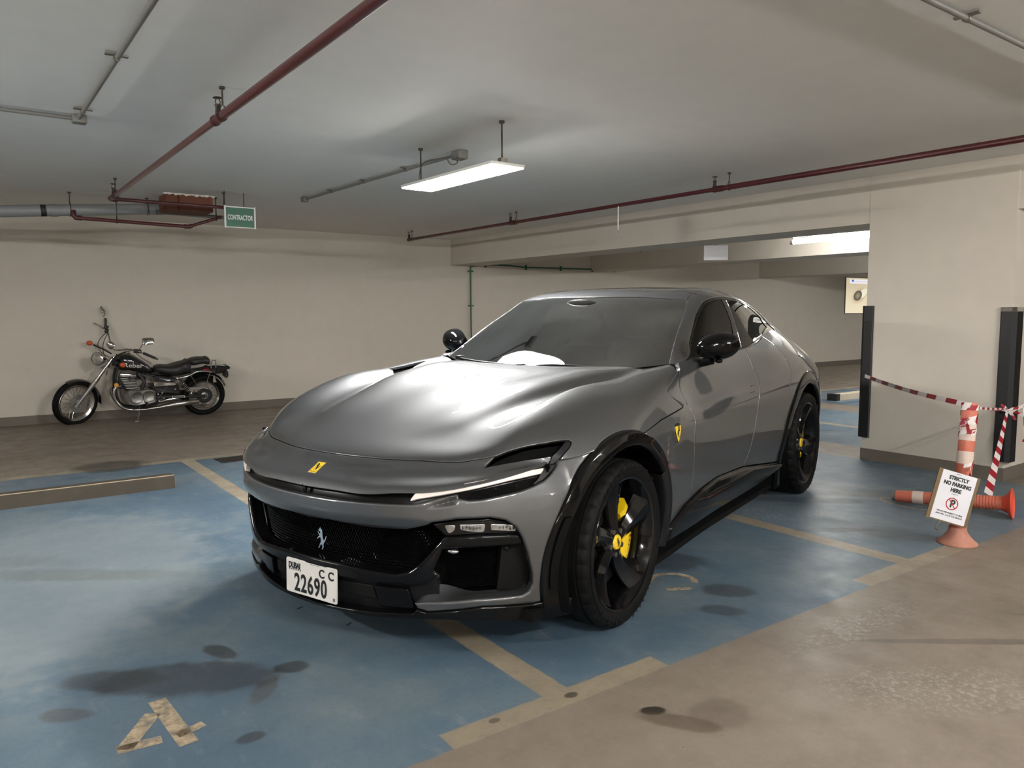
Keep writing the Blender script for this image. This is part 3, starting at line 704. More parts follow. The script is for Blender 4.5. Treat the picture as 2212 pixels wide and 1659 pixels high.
tb(t, 'spigot', [(1.80, 9.0, 2.492), (1.88, 9.0, 2.50), (1.885, 9.0, 2.50), (1.92, 9.0, 2.505)], [.066, .066, .052, .052], M_gpipe, 24)
# rust brown box around the pipe penetration
M_rust = simple('rust_brown_board', lin(104, 60, 40), .8, 0, vary=.14, scale=8)
M_foam = simple('white_sealant_foam', lin(214, 208, 198), .9, vary=.05, scale=30, bump=.5)
t = thing('formwork_box', 'rust brown board box around the pipe penetration at the ceiling', 'box', (2.05, 8.68, ZC))
MB().box((-.24, -.16, -.165), (-.12, .18, 0)).box((-.12, -.20, -.165), (.21, .20, 0)).build('board', M_rust, t, smooth=False)
fo = MB()
for k in range(15): fo.sphere((-.25 + .033 * k, -.20 - .012 * math.sin(k * 1.7), -.004), .022, 8, 6, (1.2, .9, .6 + .3 * math.sin(k * 2.3)))
fo.build('sealant_foam', M_foam, t)

# conduits
def conduit(name, label, P, r, boxes, clips, mat=M_grey):
    t = thing(name, label, 'conduit', P[0])
    tb(t, 'tube', P, r, mat, 12)
    for (c, s) in boxes:
        c = loc(t, c); MB().box(c - np.array(s) / 2, c + np.array(s) / 2, bevel=.008).build('junction_box', mat, t)
    for c, ax in clips:
        c = loc(t, c); d = np.array((.05, .012, .004) if ax == 1 else (.012, .05, .004))
        MB().box(c - d + (0, 0, r * .9), c + d + (0, 0, r * .9)).tube([c + (np.array((0, -.01, 0)) if ax == 1 else np.array((-.01, 0, 0))), c + (np.array((0, .01, 0)) if ax == 1 else np.array((.01, 0, 0)))], r + .004, 12).build('saddle_clip', M_zinc, t)
    return t
conduit('ceiling_conduit', 'grey ceiling conduit ending at the hanging light', [(3.07, 7.94, 2.575), (3.12, 6.4, 2.575), (3.17, 5.10, 2.575)], .0125,
        [((3.065, 7.97, 2.573), (.06, .09, .05)), ((3.17, 5.05, 2.565), (.09, .11, .065))], [((3.09, 7.3, 2.575), 1), ((3.11, 6.6, 2.575), 1), ((3.14, 5.85, 2.575), 1)])
conduit('ceiling_conduit', 'grey ceiling conduit turning a corner at a junction box', [(.70, -3, 2.575), (.685, 5.50, 2.575)], .0125,
        [((.69, 5.52, 2.572), (.08, .08, .05))], [((.685, 4.12, 2.575), 1), ((.685, 5.3, 2.575), 1), ((.69, 1.9, 2.575), 1)])
conduit('ceiling_conduit', 'grey ceiling conduit leading off from the junction box', [(.65, 5.52, 2.575), (-4, 5.53, 2.575)], .0125, [], [((-.6, 5.52, 2.575), 0)])
conduit('ceiling_conduit', 'grey ceiling conduit running over the drive aisle', [(-3, 1.555, 2.575), (9, 1.555, 2.575)], .0125, [], [((3.44, 1.555, 2.575), 0), ((5.2, 1.555, 2.575), 0), ((1.2, 1.555, 2.575), 0)])
t = thing('wall_conduit', 'thin green conduit bent up the back wall behind the car', 'conduit', (7.2, 11.15, 1.0))
tb(t, 'tube', [(7.215, 11.16, .0), (7.205, 11.16, 2.10), (7.203, 11.16, 2.15), (7.215, 11.16, 2.172), (7.26, 11.16, 2.18), (7.5, 11.16, 2.205), (7.75, 11.16, 2.215), (8.05, 11.16, 2.21), (8.4, 11.16, 2.19), (9.2, 11.16, 2.198), (10.70, 11.16, 2.217)], .0135, M_green, 10)
for (cx, cz, v) in ((7.205, 2.087, 1), (7.212, 1.50, 1), (7.213, .9, 1), (7.515, 2.207, 0), (8.4, 2.19, 0), (9.21, 2.198, 0), (10.0, 2.206, 0), (10.6, 2.216, 0)):
    c = loc(t, (cx, 11.165, cz)); d = np.array((.05, .02, .012) if v else (.012, .02, .045)); MB().box(c - d, c + d, bevel=.004).build('saddle_clip', M_green, t)
MB().sphere(loc(t, (10.72, 11.15, 2.218)), .035, 12, 8).build('end_cap', M_green, t)

# far drain under the ceiling beyond the second beam, and a wall poster
t = thing('drain_pipe', 'dark drain pipe under the ceiling above the wall poster', 'pipe', (16.3, 10.5, 2.5))
M_dkp = simple('dark_grey_pipe', lin(60, 58, 56), .5)
tb(t, 'pipe', [(16.3, 10.5, 2.50), (22, 10.5, 2.42)], .08, M_dkp, 16); tb(t, 'pipe', [(16.2, 10.4, 2.55), (22, 10.4, 2.55)], .02, M_redd); tb(t, 'trap', [(16.5, 10.5, 2.42), (16.5, 10.5, 2.34), (16.6, 10.5, 2.32), (18, 10.5, 2.38)], .04, M_dkp)
def poster_mat():
    m = NT('poster_print'); X, Y, Z = m.xyz('Generated')
    bg = m.mix(Z, lin(238, 226, 196), lin(214, 198, 168))
    def ell(cx, cz, a, b, rot, soft=.1):
        dx = m.f('SUBTRACT', X, cx); dz = m.f('SUBTRACT', Z, cz); ca, sa = math.cos(rot), math.sin(rot)
        u = m.f('DIVIDE', m.f('ADD', m.f('MULTIPLY', dx, ca), m.f('MULTIPLY', dz, sa)), a); v = m.f('DIVIDE', m.f('SUBTRACT', m.f('MULTIPLY', dz, ca), m.f('MULTIPLY', dx, sa)), b)
        d = m.f('SQRT', m.f('ADD', m.f('MULTIPLY', u, u), m.f('MULTIPLY', v, v))); return m.rng(d, 1 - soft, 1 + soft, 1, 0), d
    e0, _ = ell(.50, .50, .26, .17, .5, .3); bg = m.mix(e0, bg, lin(196, 176, 146))
    e1, _ = ell(.63, .56, .20, .10, .6, .05); bg = m.mix(e1, bg, lin(246, 238, 216))
    e2, d2 = ell(.45, .50, .17, .13, .6, .06); bg = m.mix(e2, bg, m.mix(d2, lin(168, 156, 132), lin(70, 62, 50)))
    hd = m.f('MULTIPLY', m.rng(m.f('MINIMUM', m.f('SUBTRACT', Z, .84), m.f('SUBTRACT', .965, Z)), 0, .004), m.rng(m.f('MINIMUM', m.f('SUBTRACT', X, .12), m.f('SUBTRACT', .95, X)), 0, .004))
    bg = m.mix(hd, bg, lin(250, 248, 250))
    lg = m.f('MULTIPLY', m.rng(m.f('MINIMUM', m.f('SUBTRACT', Z, .885), m.f('SUBTRACT', .95, Z)), 0, .004), m.rng(m.f('MINIMUM', m.f('SUBTRACT', X, .20), m.f('SUBTRACT', .28, X)), 0, .004))
    bg = m.mix(lg, bg, lin(60, 110, 210))
    ln = m.f('MULTIPLY', m.rng(m.f('MINIMUM', m.f('SUBTRACT', Z, .893), m.f('SUBTRACT', .905, Z)), 0, .003), m.rng(m.f('MINIMUM', m.f('SUBTRACT', X, .30), m.f('SUBTRACT', .85, X)), 0, .004))
    bg = m.mix(ln, bg, lin(120, 140, 220))
    m.set(color=bg, rough=.4, emit=bg, emits=.35); return m.m
t = thing('wall_poster', 'cream backlit poster with a blue header on the far back wall', 'poster', (19.45, 11.18, 1.81))
MB().box((-.63, -.02, -.46), (.63, .0, .46)).build('print', poster_mat(), t, smooth=False)
MB().box((-.645, -.015, -.475), (.645, .008, .475)).build('frame', M_zinc, t, smooth=False)

# ------------------------------------------------------------------ luminaires
M_led = emitter('led_diffuser', (1.0, .982, .955), LAMP_POWER)
M_tube = emitter('tube_diffuser', (1.0, .982, .955), LAMP_POWER * 2.3)
M_tube2 = emitter('far_tube_diffuser', (1.0, .982, .955), LAMP_POWER * .9)
M_alu = simple('white_lamp_housing', lin(206, 204, 198), .4, .1, vary=.03)
def led_panel(x, y, z, rz, label, group=None, L=1.17, W=.27):
    t = thing('led_panel_light', label, 'ceiling light', (x, y, z), rz, group)
    MB().box((-W / 2, -L / 2, .002), (W / 2, L / 2, .022), bevel=.003).build('housing', M_alu, t)
    MB().box((-W / 2 + .008, -L / 2 + .008, -.004), (W / 2 - .008, L / 2 - .008, .002)).build('diffuser', M_led, t, smooth=False)
    for s in (-1, 1):
        MB().box((-.02 + .0, s * L * .44 - .02, .022), (.03, s * L * .44 + .02, .06)).build('bracket', M_zinc, t, smooth=False)
        MB().cyl((0, s * L * .44, .055), (0, s * L * .44, ZC - z), .006, n=8).cyl((0, s * L * .44, ZC - z - .015), (0, s * L * .44, ZC - z), .018, n=12).build('hanging_rod', M_dkst, t)
    return t
lp = led_panel(2.90, 4.64, 2.305, .018, 'hanging white LED panel light on rods beside the grey conduit')
MB().tube(curve3([(.18, .36, 2.565 - 2.305), (.19, .33, .21), (.17, .28, .17), (.13, .30, .16), (.12, .33, .20), (.10, .42, .215), (.03, .53, .19), (.0, .545, .05)], 40), .005, 8).build('cable', M_grey, lp)
def batten(x, y, z, rz, label, group=None, L=1.2, mat=None):
    t = thing('batten_light', label, 'ceiling light', (x, y, z), rz, group)
    MB().tube([(0, -L / 2, 0), (0, L / 2, 0)], .028, 16).build('diffuser', mat or M_tube, t)
    MB().box((-.012, -L / 2, .026), (.012, L / 2, .045), bevel=.003).build('housing', M_alu, t)
    for s in (-1, 1):
        MB().cyl((0, s * L / 2 - .03 * s, 0), (0, s * (L / 2 + .012), 0), .033, n=16).build('end_cap', M_alu, t)
        MB().cyl((0, s * L * .4, .06), (0, s * L * .4, ZC - z), .006, n=8).build('hanging_rod', M_dkst, t)
    return t
batten(8.9, 5.46, 2.285, .0, 'slim white batten light beyond the beam beside the pillar', mat=M_tube2)
batten(-2.6, 4.6, 2.33, 0, 'white batten light over the neighbouring blue bays')
for (x, y) in ((-3.2, -1.0), (1.0, -1.0), (5.2, -1.0)): batten(x, y, 2.36, PI / 2, 'white batten light over the drive aisle', 'batten lights over the drive aisle')
for (x, y) in ((-2.6, -6.2), (2.9, -6.2)): batten(x, y, 2.33, 0, 'white batten light over the bays across the aisle', 'batten lights across the aisle')
for (x, y) in ((13.2, 5.4), (18.6, 6.0)): batten(x, y, 2.33, 0, 'white batten light over the far bays', 'batten lights over the far bays')
# ------------------------------------------------------------------ car: materials
def paint_material():
    m = NT('grey_metallic_paint'); fl = m.noise(900, 1); n = m.noise(2, 2)
    c = m.mix(m.rng(fl, .35, .7), (.088, .0905, .095), (.122, .1255, .131))
    m.set(color=c, metal=.9, rough=m.rng(n, .3, .7, .53, .57), coat=1.0, coatr=.012, spec=.5); m.p.inputs['Coat IOR'].default_value = 1.72; return m.m
M_paint = paint_material()
M_gloss = simple('gloss_black', (.003, .003, .0033), .06, 0, vary=.1, spec=.27)
M_satin = simple('satin_black', (.007, .007, .008), .42, 0, vary=.1, spec=.25)
M_matte = simple('matte_black', (.007, .007, .007), .75, 0, vary=.1, spec=.15)
M_void = simple('unlit_black_cavity', (.004, .004, .004), .9, 0, vary=.1, spec=.1)
M_chrome = simple('chrome', (.78, .78, .78), .08, 1., vary=.02)
M_yel = simple('yellow_enamel', lin(244, 206, 46), .35, 0, coat=.6, vary=.04)
M_blackp = simple('black_enamel', (.006, .006, .006), .3, 0, vary=.05)
M_cal = simple('yellow_caliper_paint', lin(236, 198, 20), .3, 0, coat=.6, vary=.04)
M_disc = simple('dark_brake_disc', (.05, .05, .05), .35, .8, vary=.1)
M_tyre = simple('tyre_rubber', (.006, .006, .006), .55, 0, vary=.15, scale=30, spec=.09)
M_wheel = simple('gloss_black_wheel', (.003, .003, .0035), .10, 0, vary=.1, spec=.4)
M_tan = simple('tan_leather', lin(104, 84, 66), .5, 0, vary=.08)
M_trim = simple('dark_interior', (.018, .017, .016), .5, 0, vary=.1)
M_plate = simple('plate_white', lin(222, 218, 212), .4, 0, vary=.015)
def glass_material(name, tint, ior=1.52, boost=1.5):
    m = NT(name); t = m.t; t.nodes.remove(m.p)
    tr = m.n('ShaderNodeBsdfTransparent'); tr.inputs[0].default_value = (*tint, 1)
    gl = m.n('ShaderNodeBsdfGlossy'); gl.inputs['Roughness'].default_value = .0; gl.inputs[0].default_value = (1, 1, 1, 1)
    fr = m.n('ShaderNodeFresnel'); fr.inputs[0].default_value = ior
    sm = m.n('ShaderNodeMath', operation='MULTIPLY', use_clamp=True); t.links.new(fr.outputs[0], sm.inputs[0])
    dust = m.rng(m.noise(3, 4), .3, .7, boost * .93, boost * 1.07); t.links.new(dust, sm.inputs[1])
    mx = m.n('ShaderNodeMixShader'); t.links.new(sm.outputs[0], mx.inputs[0]); t.links.new(tr.outputs[0], mx.inputs[1]); t.links.new(gl.outputs[0], mx.inputs[2])
    t.links.new(mx.outputs[0], m.out.inputs[0]); return m.m
M_ws = glass_material('windscreen_glass', (.13, .14, .13), boost=3.3); M_sg = glass_material('tinted_side_glass', (.03, .029, .029), 1.45, .55); M_lens = glass_material('clear_lens', (.92, .93, .95), 1.4, .8)

CAR = thing('car', 'grey metallic luxury sports SUV with black wheels parked across the blue bays', 'car', (1.9871, 3.2811, 0), -2.80262)

# ------------------------------------------------------------------ panel cutting
class Surf:
    def __init__(s, G, UV, flip=False):
        s.G, s.UV, s.N = G, UV, gridnormals(G, -1 if flip else 1)
        s.T = np.concatenate([G, UV, s.N], -1).reshape(-1, 8); _, s.F = gridmesh(G, flip)
    def at(s, u, v, inset=0.):
        """surface point at parameters (u, v)"""
        d = np.linalg.norm(s.UV - np.array([u, v]), axis=-1); i, j = np.unravel_index(np.argmin(d), d.shape)
        i = min(max(i, 1), s.G.shape[0] - 2); j = min(max(j, 1), s.G.shape[1] - 2)
        du = (s.UV[i + 1, j] - s.UV[i - 1, j]); dv = (s.UV[i, j + 1] - s.UV[i, j - 1])
        A = np.stack([du, dv], 1); w = np.linalg.solve(A, np.array([u, v]) - s.UV[i, j])
        return s.G[i, j] + w[0] * (s.G[i + 1, j] - s.G[i - 1, j]) + w[1] * (s.G[i, j + 1] - s.G[i, j - 1]) - inset * s.N[i, j], s.N[i, j]
G_, U_ = surf_hood(230, 190); SH = Surf(G_, U_, True)
G_, U_ = surf_bumper(240, 140); SB = Surf(G_, U_, False)
G_, U_ = surf_side(420, 110); SS = Surf(G_, U_, True)
G_, U_ = surf_cabin(240, 170); SC = Surf(G_, U_, False)
for s_, ref in ((SH, (0, 0, 1)), (SB, (1, .3, 0)), (SS, (0, 1, 0)), (SC, (0, .3, 1))):      # normals outwards
    if (s_.N.reshape(-1, 3) @ np.array(ref)).mean() < 0:
        s_.N = -s_.N; s_.T[:, 5:8] *= -1; s_.F = [f[::-1] for f in s_.F]
    v0 = s_.T[list(s_.F[len(s_.F) // 2])]; nn = np.cross(v0[1, :3] - v0[0, :3], v0[2, :3] - v0[0, :3])
    if nn @ v0[0, 5:8] < 0: s_.F = [f[::-1] for f in s_.F]

def region(s, f):
    """part of surface s where f <= 0; last column keeps the distance to the edge"""
    T = np.hstack([s.T, f[:, None]])
    near = f < .05
    F = [q for q in s.F if near[q[0]] or near[q[1]] or near[q[2]] or near[q[3]]]
    return clip(T, F, f, -1)
def ringcut(V, F, lev):
    a = clip(V, F, V[:, 8] + lev, -1); b = clip(V, F, V[:, 8] + lev, 1)
    return np.vstack([a[0], b[0]]), a[1] + [tuple(i + len(a[0]) for i in q) for q in b[1]]
def weld_np(V, F, tol=1e-6):
    key = np.round(V[:, :3] / tol).astype(np.int64); _, first, inv = np.unique(key, axis=0, return_index=True, return_inverse=True)
    inv = inv.reshape(-1); F2 = []
    for q in F:
        r = [int(inv[i]) for i in q]; r = [r[k] for k in range(len(r)) if r[k] != r[k - 1]]
        if len(r) >= 3: F2.append(tuple(r))
    return V[first], F2
def rim(V, F, depth):
    """skirt of the given depth round every open edge (own vertices, so the edge stays crisp)"""
    cnt = {}
    for q in F:
        for k in range(len(q)):
            a, b = q[k], q[(k + 1) % len(q)]; cnt[(a, b)] = cnt.get((a, b), 0) + 1
    nv = []; nf = []; base = len(V)
    for (a, b) in cnt:
        if (b, a) in cnt: continue
        if abs(V[a, 1]) < 1e-4 and abs(V[b, 1]) < 1e-4: continue
        k = base + len(nv)
        for i in (a, b): nv.append(V[i].copy())
        for i in (b, a):
            w = V[i].copy(); w[:3] -= w[5:8] * depth; nv.append(w)
        nf.append((k + 1, k, k + 3, k + 2))
    return (np.vstack([V, np.array(nv)]), F + nf) if nv else (V, F)
def panel(name, s, f, mat, inset=0., r=.004, depth=.012, mirror='join', parent=CAR, disp=None, label=None):
    V, F = region(s, f)
    if len(F) == 0: print('EMPTY PANEL', name); return None
    if r > 0:
        for lev in (r * .12, r * .45, r): V, F = ringcut(V, F, lev)
        V, F = weld_np(V, F)
    d = np.clip(-V[:, 8], 0, None)
    drop = inset + (np.where(d < r, r - np.sqrt(np.maximum(0, r * r - (r - d) ** 2)), 0) if r > 0 else 0)
    if disp is not None: drop = drop + disp(V)
    drop = np.where(np.abs(V[:, 1]) < -1, 0, drop)
    V = V.copy(); y0 = V[:, 1].copy(); V[:, :3] -= V[:, 5:8] * np.asarray(drop)[:, None] if np.ndim(drop) else V[:, 5:8] * drop
    V[np.abs(y0) < 1e-5, 1] = 0
    if depth > 0: V, F = rim(V, F, depth)
    Vm = V[:, :3] * [1, -1, 1]; Fm = [q[::-1] for q in F]
    if mirror == 'join':
        o = mk(name, np.vstack([V[:, :3], Vm]), F + [tuple(i + len(V) for i in q) for q in Fm], mat, parent, True, 35)
        bm = bmesh.new(); bm.from_mesh(o.data); cv = [v for v in bm.verts if abs(v.co.y) < 1e-5]
        bmesh.ops.remove_doubles(bm, verts=cv, dist=1e-5); bm.to_mesh(o.data); bm.free(); out = [o]
    else:
        out = [mk(name, V[:, :3], F, mat, parent if not isinstance(parent, (list, tuple)) else parent[0], True, 35)]
        if mirror == 'pair': out.append(mk(name, Vm, Fm, mat, parent if not isinstance(parent, (list, tuple)) else parent[1], True, 35))
    if label:
        for o in out: o['label'] = label
    return out
def P_(s): return s.T[:, 3:5]
def inside(poly, s, cols=None, smooth=0):
    Q = s.T[:, 3:5] if cols is None else s.T[:, cols]
    return sdf(smoothpoly(poly, smooth) if smooth else [q[:2] for q in poly], Q)
big = 9.
FA, RF_, RFI = (.012, .37), .495, .43          # front wheel arch: centre (x, z), outer and inner radius of the cladding
RA, RR_, RRI = (-3.0, .385), .552, .452        # rear wheel arch
def circ(c, r, s): return np.hypot(s.T[:, 0] - c[0], s.T[:, 2] - c[1]) - r

# ------------------------------------------------------------------ hood, nose, bumper
U = UVP
hs = [(1.1, .3), (.62, .70)] + U['hood_side'] + [(FA[0] + RF_ * math.cos(a), FA[1] + RF_ * math.sin(a)) for a in np.linspace(1.19, 1.91, 16)] + U['hood_side2'][1:] + [(-.70, .8945)] + U['vent_line'][1:] + [(-1.2, 1.14), (-1.2, 1.5), (1.1, 1.5)]
f_hs = sdf(hs, SH.T[:, [0, 2]])
uf = U['hood_front'][0][0]
hood_uv = [(uf, -.1)] + [(uf, .05)] + U['hood_front'] + U['hl_top'][1:] + [(.21, 1.4), (2.2, 1.4), (2.2, -.1)]
g = .0014
vt = smoothpoly(U['vent_top'], 6)
f_vent = np.maximum(sdf(vt, P_(SH)), .668 - SH.T[:, 1])
hood_o = panel('hood', SH, np.maximum.reduce([sdf(hood_uv, P_(SH)) + g, f_hs + g, -f_vent]), M_paint, r=.003)[0]
panel('hood_vent_duct', SH, f_vent - .008, M_void, inset=.035, r=0, depth=0, mirror='pair')
panel('hood_vent_wall', SH, np.maximum(f_vent - .001, -f_vent - .0), M_satin, inset=.002, r=0, depth=.04, mirror='pair')
nose_uv = [(-.02, -.1), (uf, -.1), (uf, .05)] + U['hood_front'][:-1] + [(.205, .83)] + U['hl_bridge'][:8] + [(-.02, U['hl_bridge'][7][1] + .03)]
f_open = sdf([U['hl_bridge'][0]] + U['hood_front'][-1:] + U['hl_top'][1:5] + U['hl_frame_in'] + U['hl_bridge'][4:0:-1], P_(SH))
f_dart = sdf(U['hl_dart'], P_(SH))
panel('nose_cap', SH, np.maximum(sdf(nose_uv, P_(SH)) + g, -f_open), M_paint, r=.005, depth=.007,
      disp=lambda V: .007 * sstep(0, .02, -sdf(U['hl_dart'], V[:, 3:5])))
panel('headlight_duct', SH, f_open - .010, M_void, inset=.055, r=0, depth=0, mirror='pair')
fr_uv = U['hl_top'][4:] + [(.12, 1.20), (.10, 1.17)] + [U['hl_bridge'][6], U['hl_bridge'][5]] + U['hl_frame_in'][::-1]
panel('headlight_frame', SH, sdf(U['hl_top'][4:] + [U['hl_bridge'][7], U['hl_bridge'][6], U['hl_bridge'][5]] + U['hl_frame_in'][1::-1], P_(SH)), M_satin, inset=.005, r=.004, depth=.025, mirror='pair')

sb = U['slot_bottom']; zc = sb[0][1]
up = [(-.05, zc), (.0, zc)] + sb + U['duct_low'] + [(1.13, .80), (1.2, .83), (1.6, .83)]
top_of = lambda P: np.interp(P[:, 0], [q[0] for q in up[:-4]] + [1.13, 1.2, 1.6], [q[1] for q in up[:-4]] + [.80, .83, .83])
bumper_top = np.maximum(sdf([(-.5, -.5)] + up + [(1.6, -.5)], P_(SB)), SB.T[:, 2] - np.interp(SB.T[:, 0], [.10, .19, .25, .32, .41, .5, 1.], [.828, .824, .812, .8004, .792, .80, 1.]) )
bump_low = U['blade_low']
opn = [(-.5, U['open_top'][0][1] - .012), (0, U['open_top'][0][1] - .012)] + U['open_top'] + [bump_low[0]] + [(bump_low[0][0] + .01, bump_low[0][1] - .012), bump_low[1], bump_low[2], (.57, .10), (-.5, .10)]
low = [(.40, bump_low[0][1])] + bump_low + [(1.3, .236), (1.3, .95), (.40, .95)]
f_low = np.where(SB.T[:, 3] > .45, sdf([(-1, 1.), (-1, bump_low[0][1])] + bump_low + [(1.6, .24), (1.6, 1.)], P_(SB)), -1.)
f_b = np.maximum.reduce([bumper_top + g, -sdf(opn, P_(SB)), f_low, RF_ - .002 - np.hypot(SB.T[:, 0] - FA[0], SB.T[:, 2] - FA[1]) if False else -circ(FA, RF_ - .006, SB) ])
dl = np.array(U['dart_low'])
bump_o = panel('front_bumper', SB, f_b, M_paint, r=.010, depth=.03, disp=lambda V: .016 * sstep(.0, .02, -sdf(dl, V[:, 3:5])) * sstep(.54, .66, V[:, 3]))[0]
# black slot behind the nose edge, with the light bars
slot = [(-.5, .60), (.52, .62), (.70, .64), (.99, .69), (1.07, .75), (1.09, .80), (.95, .79), (.70, .745), (.5, .715), (-.5, .715)]
panel('nose_slot', SB, sdf(slot, P_(SB)), simple('slot_black', (.004, .004, .004), .25, 0, spec=.2), inset=.026, r=0, depth=0)
drl = panel('light_bar', SB, sdf(U['drl'], P_(SB)) - .003, simple('drl_diffuser', lin(236, 226, 220), .35, 0, coat=.5, vary=.02), inset=-.012, r=.003, depth=.02, mirror='pair', label='pale daytime running light bar')
panel('headlight_duct', SB, sdf(U['duct'], P_(SB)), M_void, inset=.0235, r=0, depth=0, mirror='pair')
dm = U['ductmesh']
def hexmesh(name, s, poly, cell, inset, mat, parent, mirror=True, depth=.008, bar=.18):
    """perforated grille skin: every cell a ring of six bars"""
    P = np.array(poly)[:, :2]; b = MB(); lo, hi = P.min(0), P.max(0)
    dx = cell; dz = cell * .8660; cs = []
    for j in range(int((hi[1] - lo[1]) / dz) + 2):
        for i in range(int((hi[0] - lo[0]) / dx) + 2): cs.append((lo[0] + (i + .5 * (j % 2)) * dx, lo[1] + j * dz))
    cs = np.array(cs); cs = cs[sdf(P, cs) < 0]
    for c in cs:
        o, n = s.at(c[0], c[1], 0); a, _ = s.at(c[0] + .01, c[1], 0); d, _ = s.at(c[0], c[1] + .01, 0)
        ex = (a - o) / .01; ez = (d - o) / .01; o = o - n * inset; V = []
        for rr, dd in ((.577, 0), (.577 * (1 - bar), .0015), (.577 * (1 - bar * 1.2), depth)):
            for k in range(6):
                t = PI / 6 + k * PI / 3; V.append(o + cell * rr * (math.cos(t) * ex + math.sin(t) * ez) - n * dd)
        F = [(r * 6 + k, r * 6 + (k + 1) % 6, r * 6 + 6 + (k + 1) % 6, r * 6 + 6 + k) for r in range(2) for k in range(6)]
        b.add(V, F)
        if mirror: b.add(np.array(V) * [1, -1, 1], [f[::-1] for f in F])
    return tag(b.build(name, mat, parent, smooth=False, recalc=False), kind='stuff')
hexmesh('duct_mesh', SB, dm, .013, .022, M_gloss, CAR)
panel('headlight_frame', SB, sdf(U['bframe'], P_(SB)), M_satin, inset=.006, r=.004, depth=.03, mirror='pair')
# inset twin of the fascia for everything inside the big opening
def inset_surf(d):
    G, u = surf_bumper(200, 120, d); s = Surf(G, u, False)
    if (s.N.reshape(-1, 3) @ np.array((1, .3, 0))).mean() < 0: s.N = -s.N; s.T[:, 5:8] *= -1; s.F = [f[::-1] for f in s.F]
    v0 = s.T[list(s.F[len(s.F) // 2])]; nn = np.cross(v0[1, :3] - v0[0, :3], v0[2, :3] - v0[0, :3])
    if nn @ v0[0, 5:8] < 0: s.F = [f[::-1] for f in s.F]
    return s
S02, S03, S12 = inset_surf(.02), inset_surf(.03), inset_surf(.10)
panel('grille_cavity', inset_surf(.16), sdf([(-.5, .14), (1.03, .16), (1.03, .62), (-.5, .62)], P_(S02)), M_void, r=0, depth=0)
hexmesh('grille_mesh', S12, [(-.001, .37), (.52, .345), (.60, .44), (.62, .53), (.50, .56), (-.001, .56)], .0145, 0., M_gloss, CAR)
li = U['leg_in']; lo_ = U['leg_out']
frame_poly = [(-.5, li[-1][1]), (0, li[-1][1])] + li[::-1] + [(U['bar'][1][0], U['bar'][1][1])] + U['bar'][2:] + lo_[1:] + [(0, lo_[-1][1] - .004), (-.5, lo_[-1][1] - .004)]
panel('grille_frame', S02, sdf(frame_poly, P_(S02)), M_gloss, r=.014, depth=.05, label='glossy black grille surround')
hl = panel('headlamp', S03, sdf(U['lamp'], P_(S03)), M_gloss, inset=.004, r=.004, depth=.05, mirror='pair')
M_refl = simple('lamp_reflector', (.70, .70, .72), .22, 1., vary=.25, scale=60)
for ln in ('lens1', 'lens2', 'lens3'):
    panel('reflector', S03, sdf(U[ln], P_(S03)), M_refl, inset=.0025, r=.002, depth=.0, mirror='pair', parent=hl,
          disp=lambda V: .0022 * np.sin(V[:, 3] * 420) * (V[:, 8] < -.004))
panel('lens_cover', S03, sdf(U['lamp'], P_(S03)) + .006, M_lens, inset=-.004, r=.004, depth=.0, mirror='pair', parent=hl)
# lower pod: mesh and black end wall
hexmesh('pod_mesh', S12, [(.66, .29), (.86, .285), (.84, .46), (.66, .46)], .0135, .0, M_gloss, CAR)
for sgn in (1, -1):
    b = MB(); o, n = S12.at(.90, .45); b.sphere((o + n * .012) * [1, sgn, 1], .014, 12, 8); b.build('parking_sensor', M_satin, CAR)
    o, n = S02.at(.665, .462, .02); b = MB(); b.sphere((o) * [1, sgn, 1], .02, 12, 8, (1, 1.6, .6)); b.build('fog_reflector', M_refl, CAR)
panel('pod_wall', inset_surf(.085), sdf([(.86, .27), (1.01, .27), (1.01, .47), (.88, .47)], P_(S02)), M_matte, r=0, depth=.05, mirror='pair')
# body-colour blade shelf: from the blade's front edge back to the pod floor
def shelf(sgn):
    fr = [(.507, .2475), (.5463, .2527), (.6172, .2585), (.7509, .2698), (.8851, .2695), (.95, .272), (.985, .30)]
    bk = [(.55, .285), (.60, .318), (.66, .294), (.74, .272), (.88, .268), (.95, .268), (.985, .30)]
    A = np.array([SB.at(u, v - .003, .004)[0] for u, v in fr]); Bk = np.array([S12.at(u, v)[0] for u, v in bk])
    Bk[0] = Bk[0] * .35 + A[0] * .65; Bk[1] = Bk[1] * .8 + A[1] * .2
    A, Bk = curve3(A, 40), curve3(Bk, 40); rows = []
    for t in np.linspace(0, 1, 14): rows.append(A * (1 - t) + Bk * t + np.array([0, 0, -.016]) * (4 * t * (1 - t)) * np.linspace(.2, 1, 40)[:, None])
    G = np.array(rows) * [1, sgn, 1]; V, F = gridmesh(G, sgn > 0)
    mk('blade_shelf', V, F, M_paint, CAR, recalc=True)
shelf(1); shelf(-1)
# chin, splitter
panel('chin', inset_surf(.055), sdf([(-.5, .13), (.62, .17), (.60, .34), (-.5, .36)], P_(S02)), M_satin, r=0, depth=.05)
for (a, b_) in ((.20, .325),):
    panel('chin_panel', S03, sdf([(.345, .213), (.50, .215), (.478, .300), (.325, .300)], P_(S03)), M_gloss, r=.004, depth=.03, mirror='pair')
    panel('lower_air_slot', S03, sdf([(.13, .235), (.325, .235), (.31, .292), (.118, .288)], P_(S03)), M_matte, inset=.015, r=.004, depth=.03, mirror='pair')
sp = [(-.5, .178), (0, .178), (.30, .192), (.50, .205), (.515, .222), (.56, .213), (.615, .219), (.78, .238), (.99, .229), (1.08, .241), (1.18, .232), (1.18, .155), (.99, .162), (.786, .178), (.65, .188), (.5, .182), (.3, .170), (-.5, .158)]
panel('splitter', SB, sdf(sp, P_(SB)), M_gloss, inset=-.006, r=.006, depth=.20)

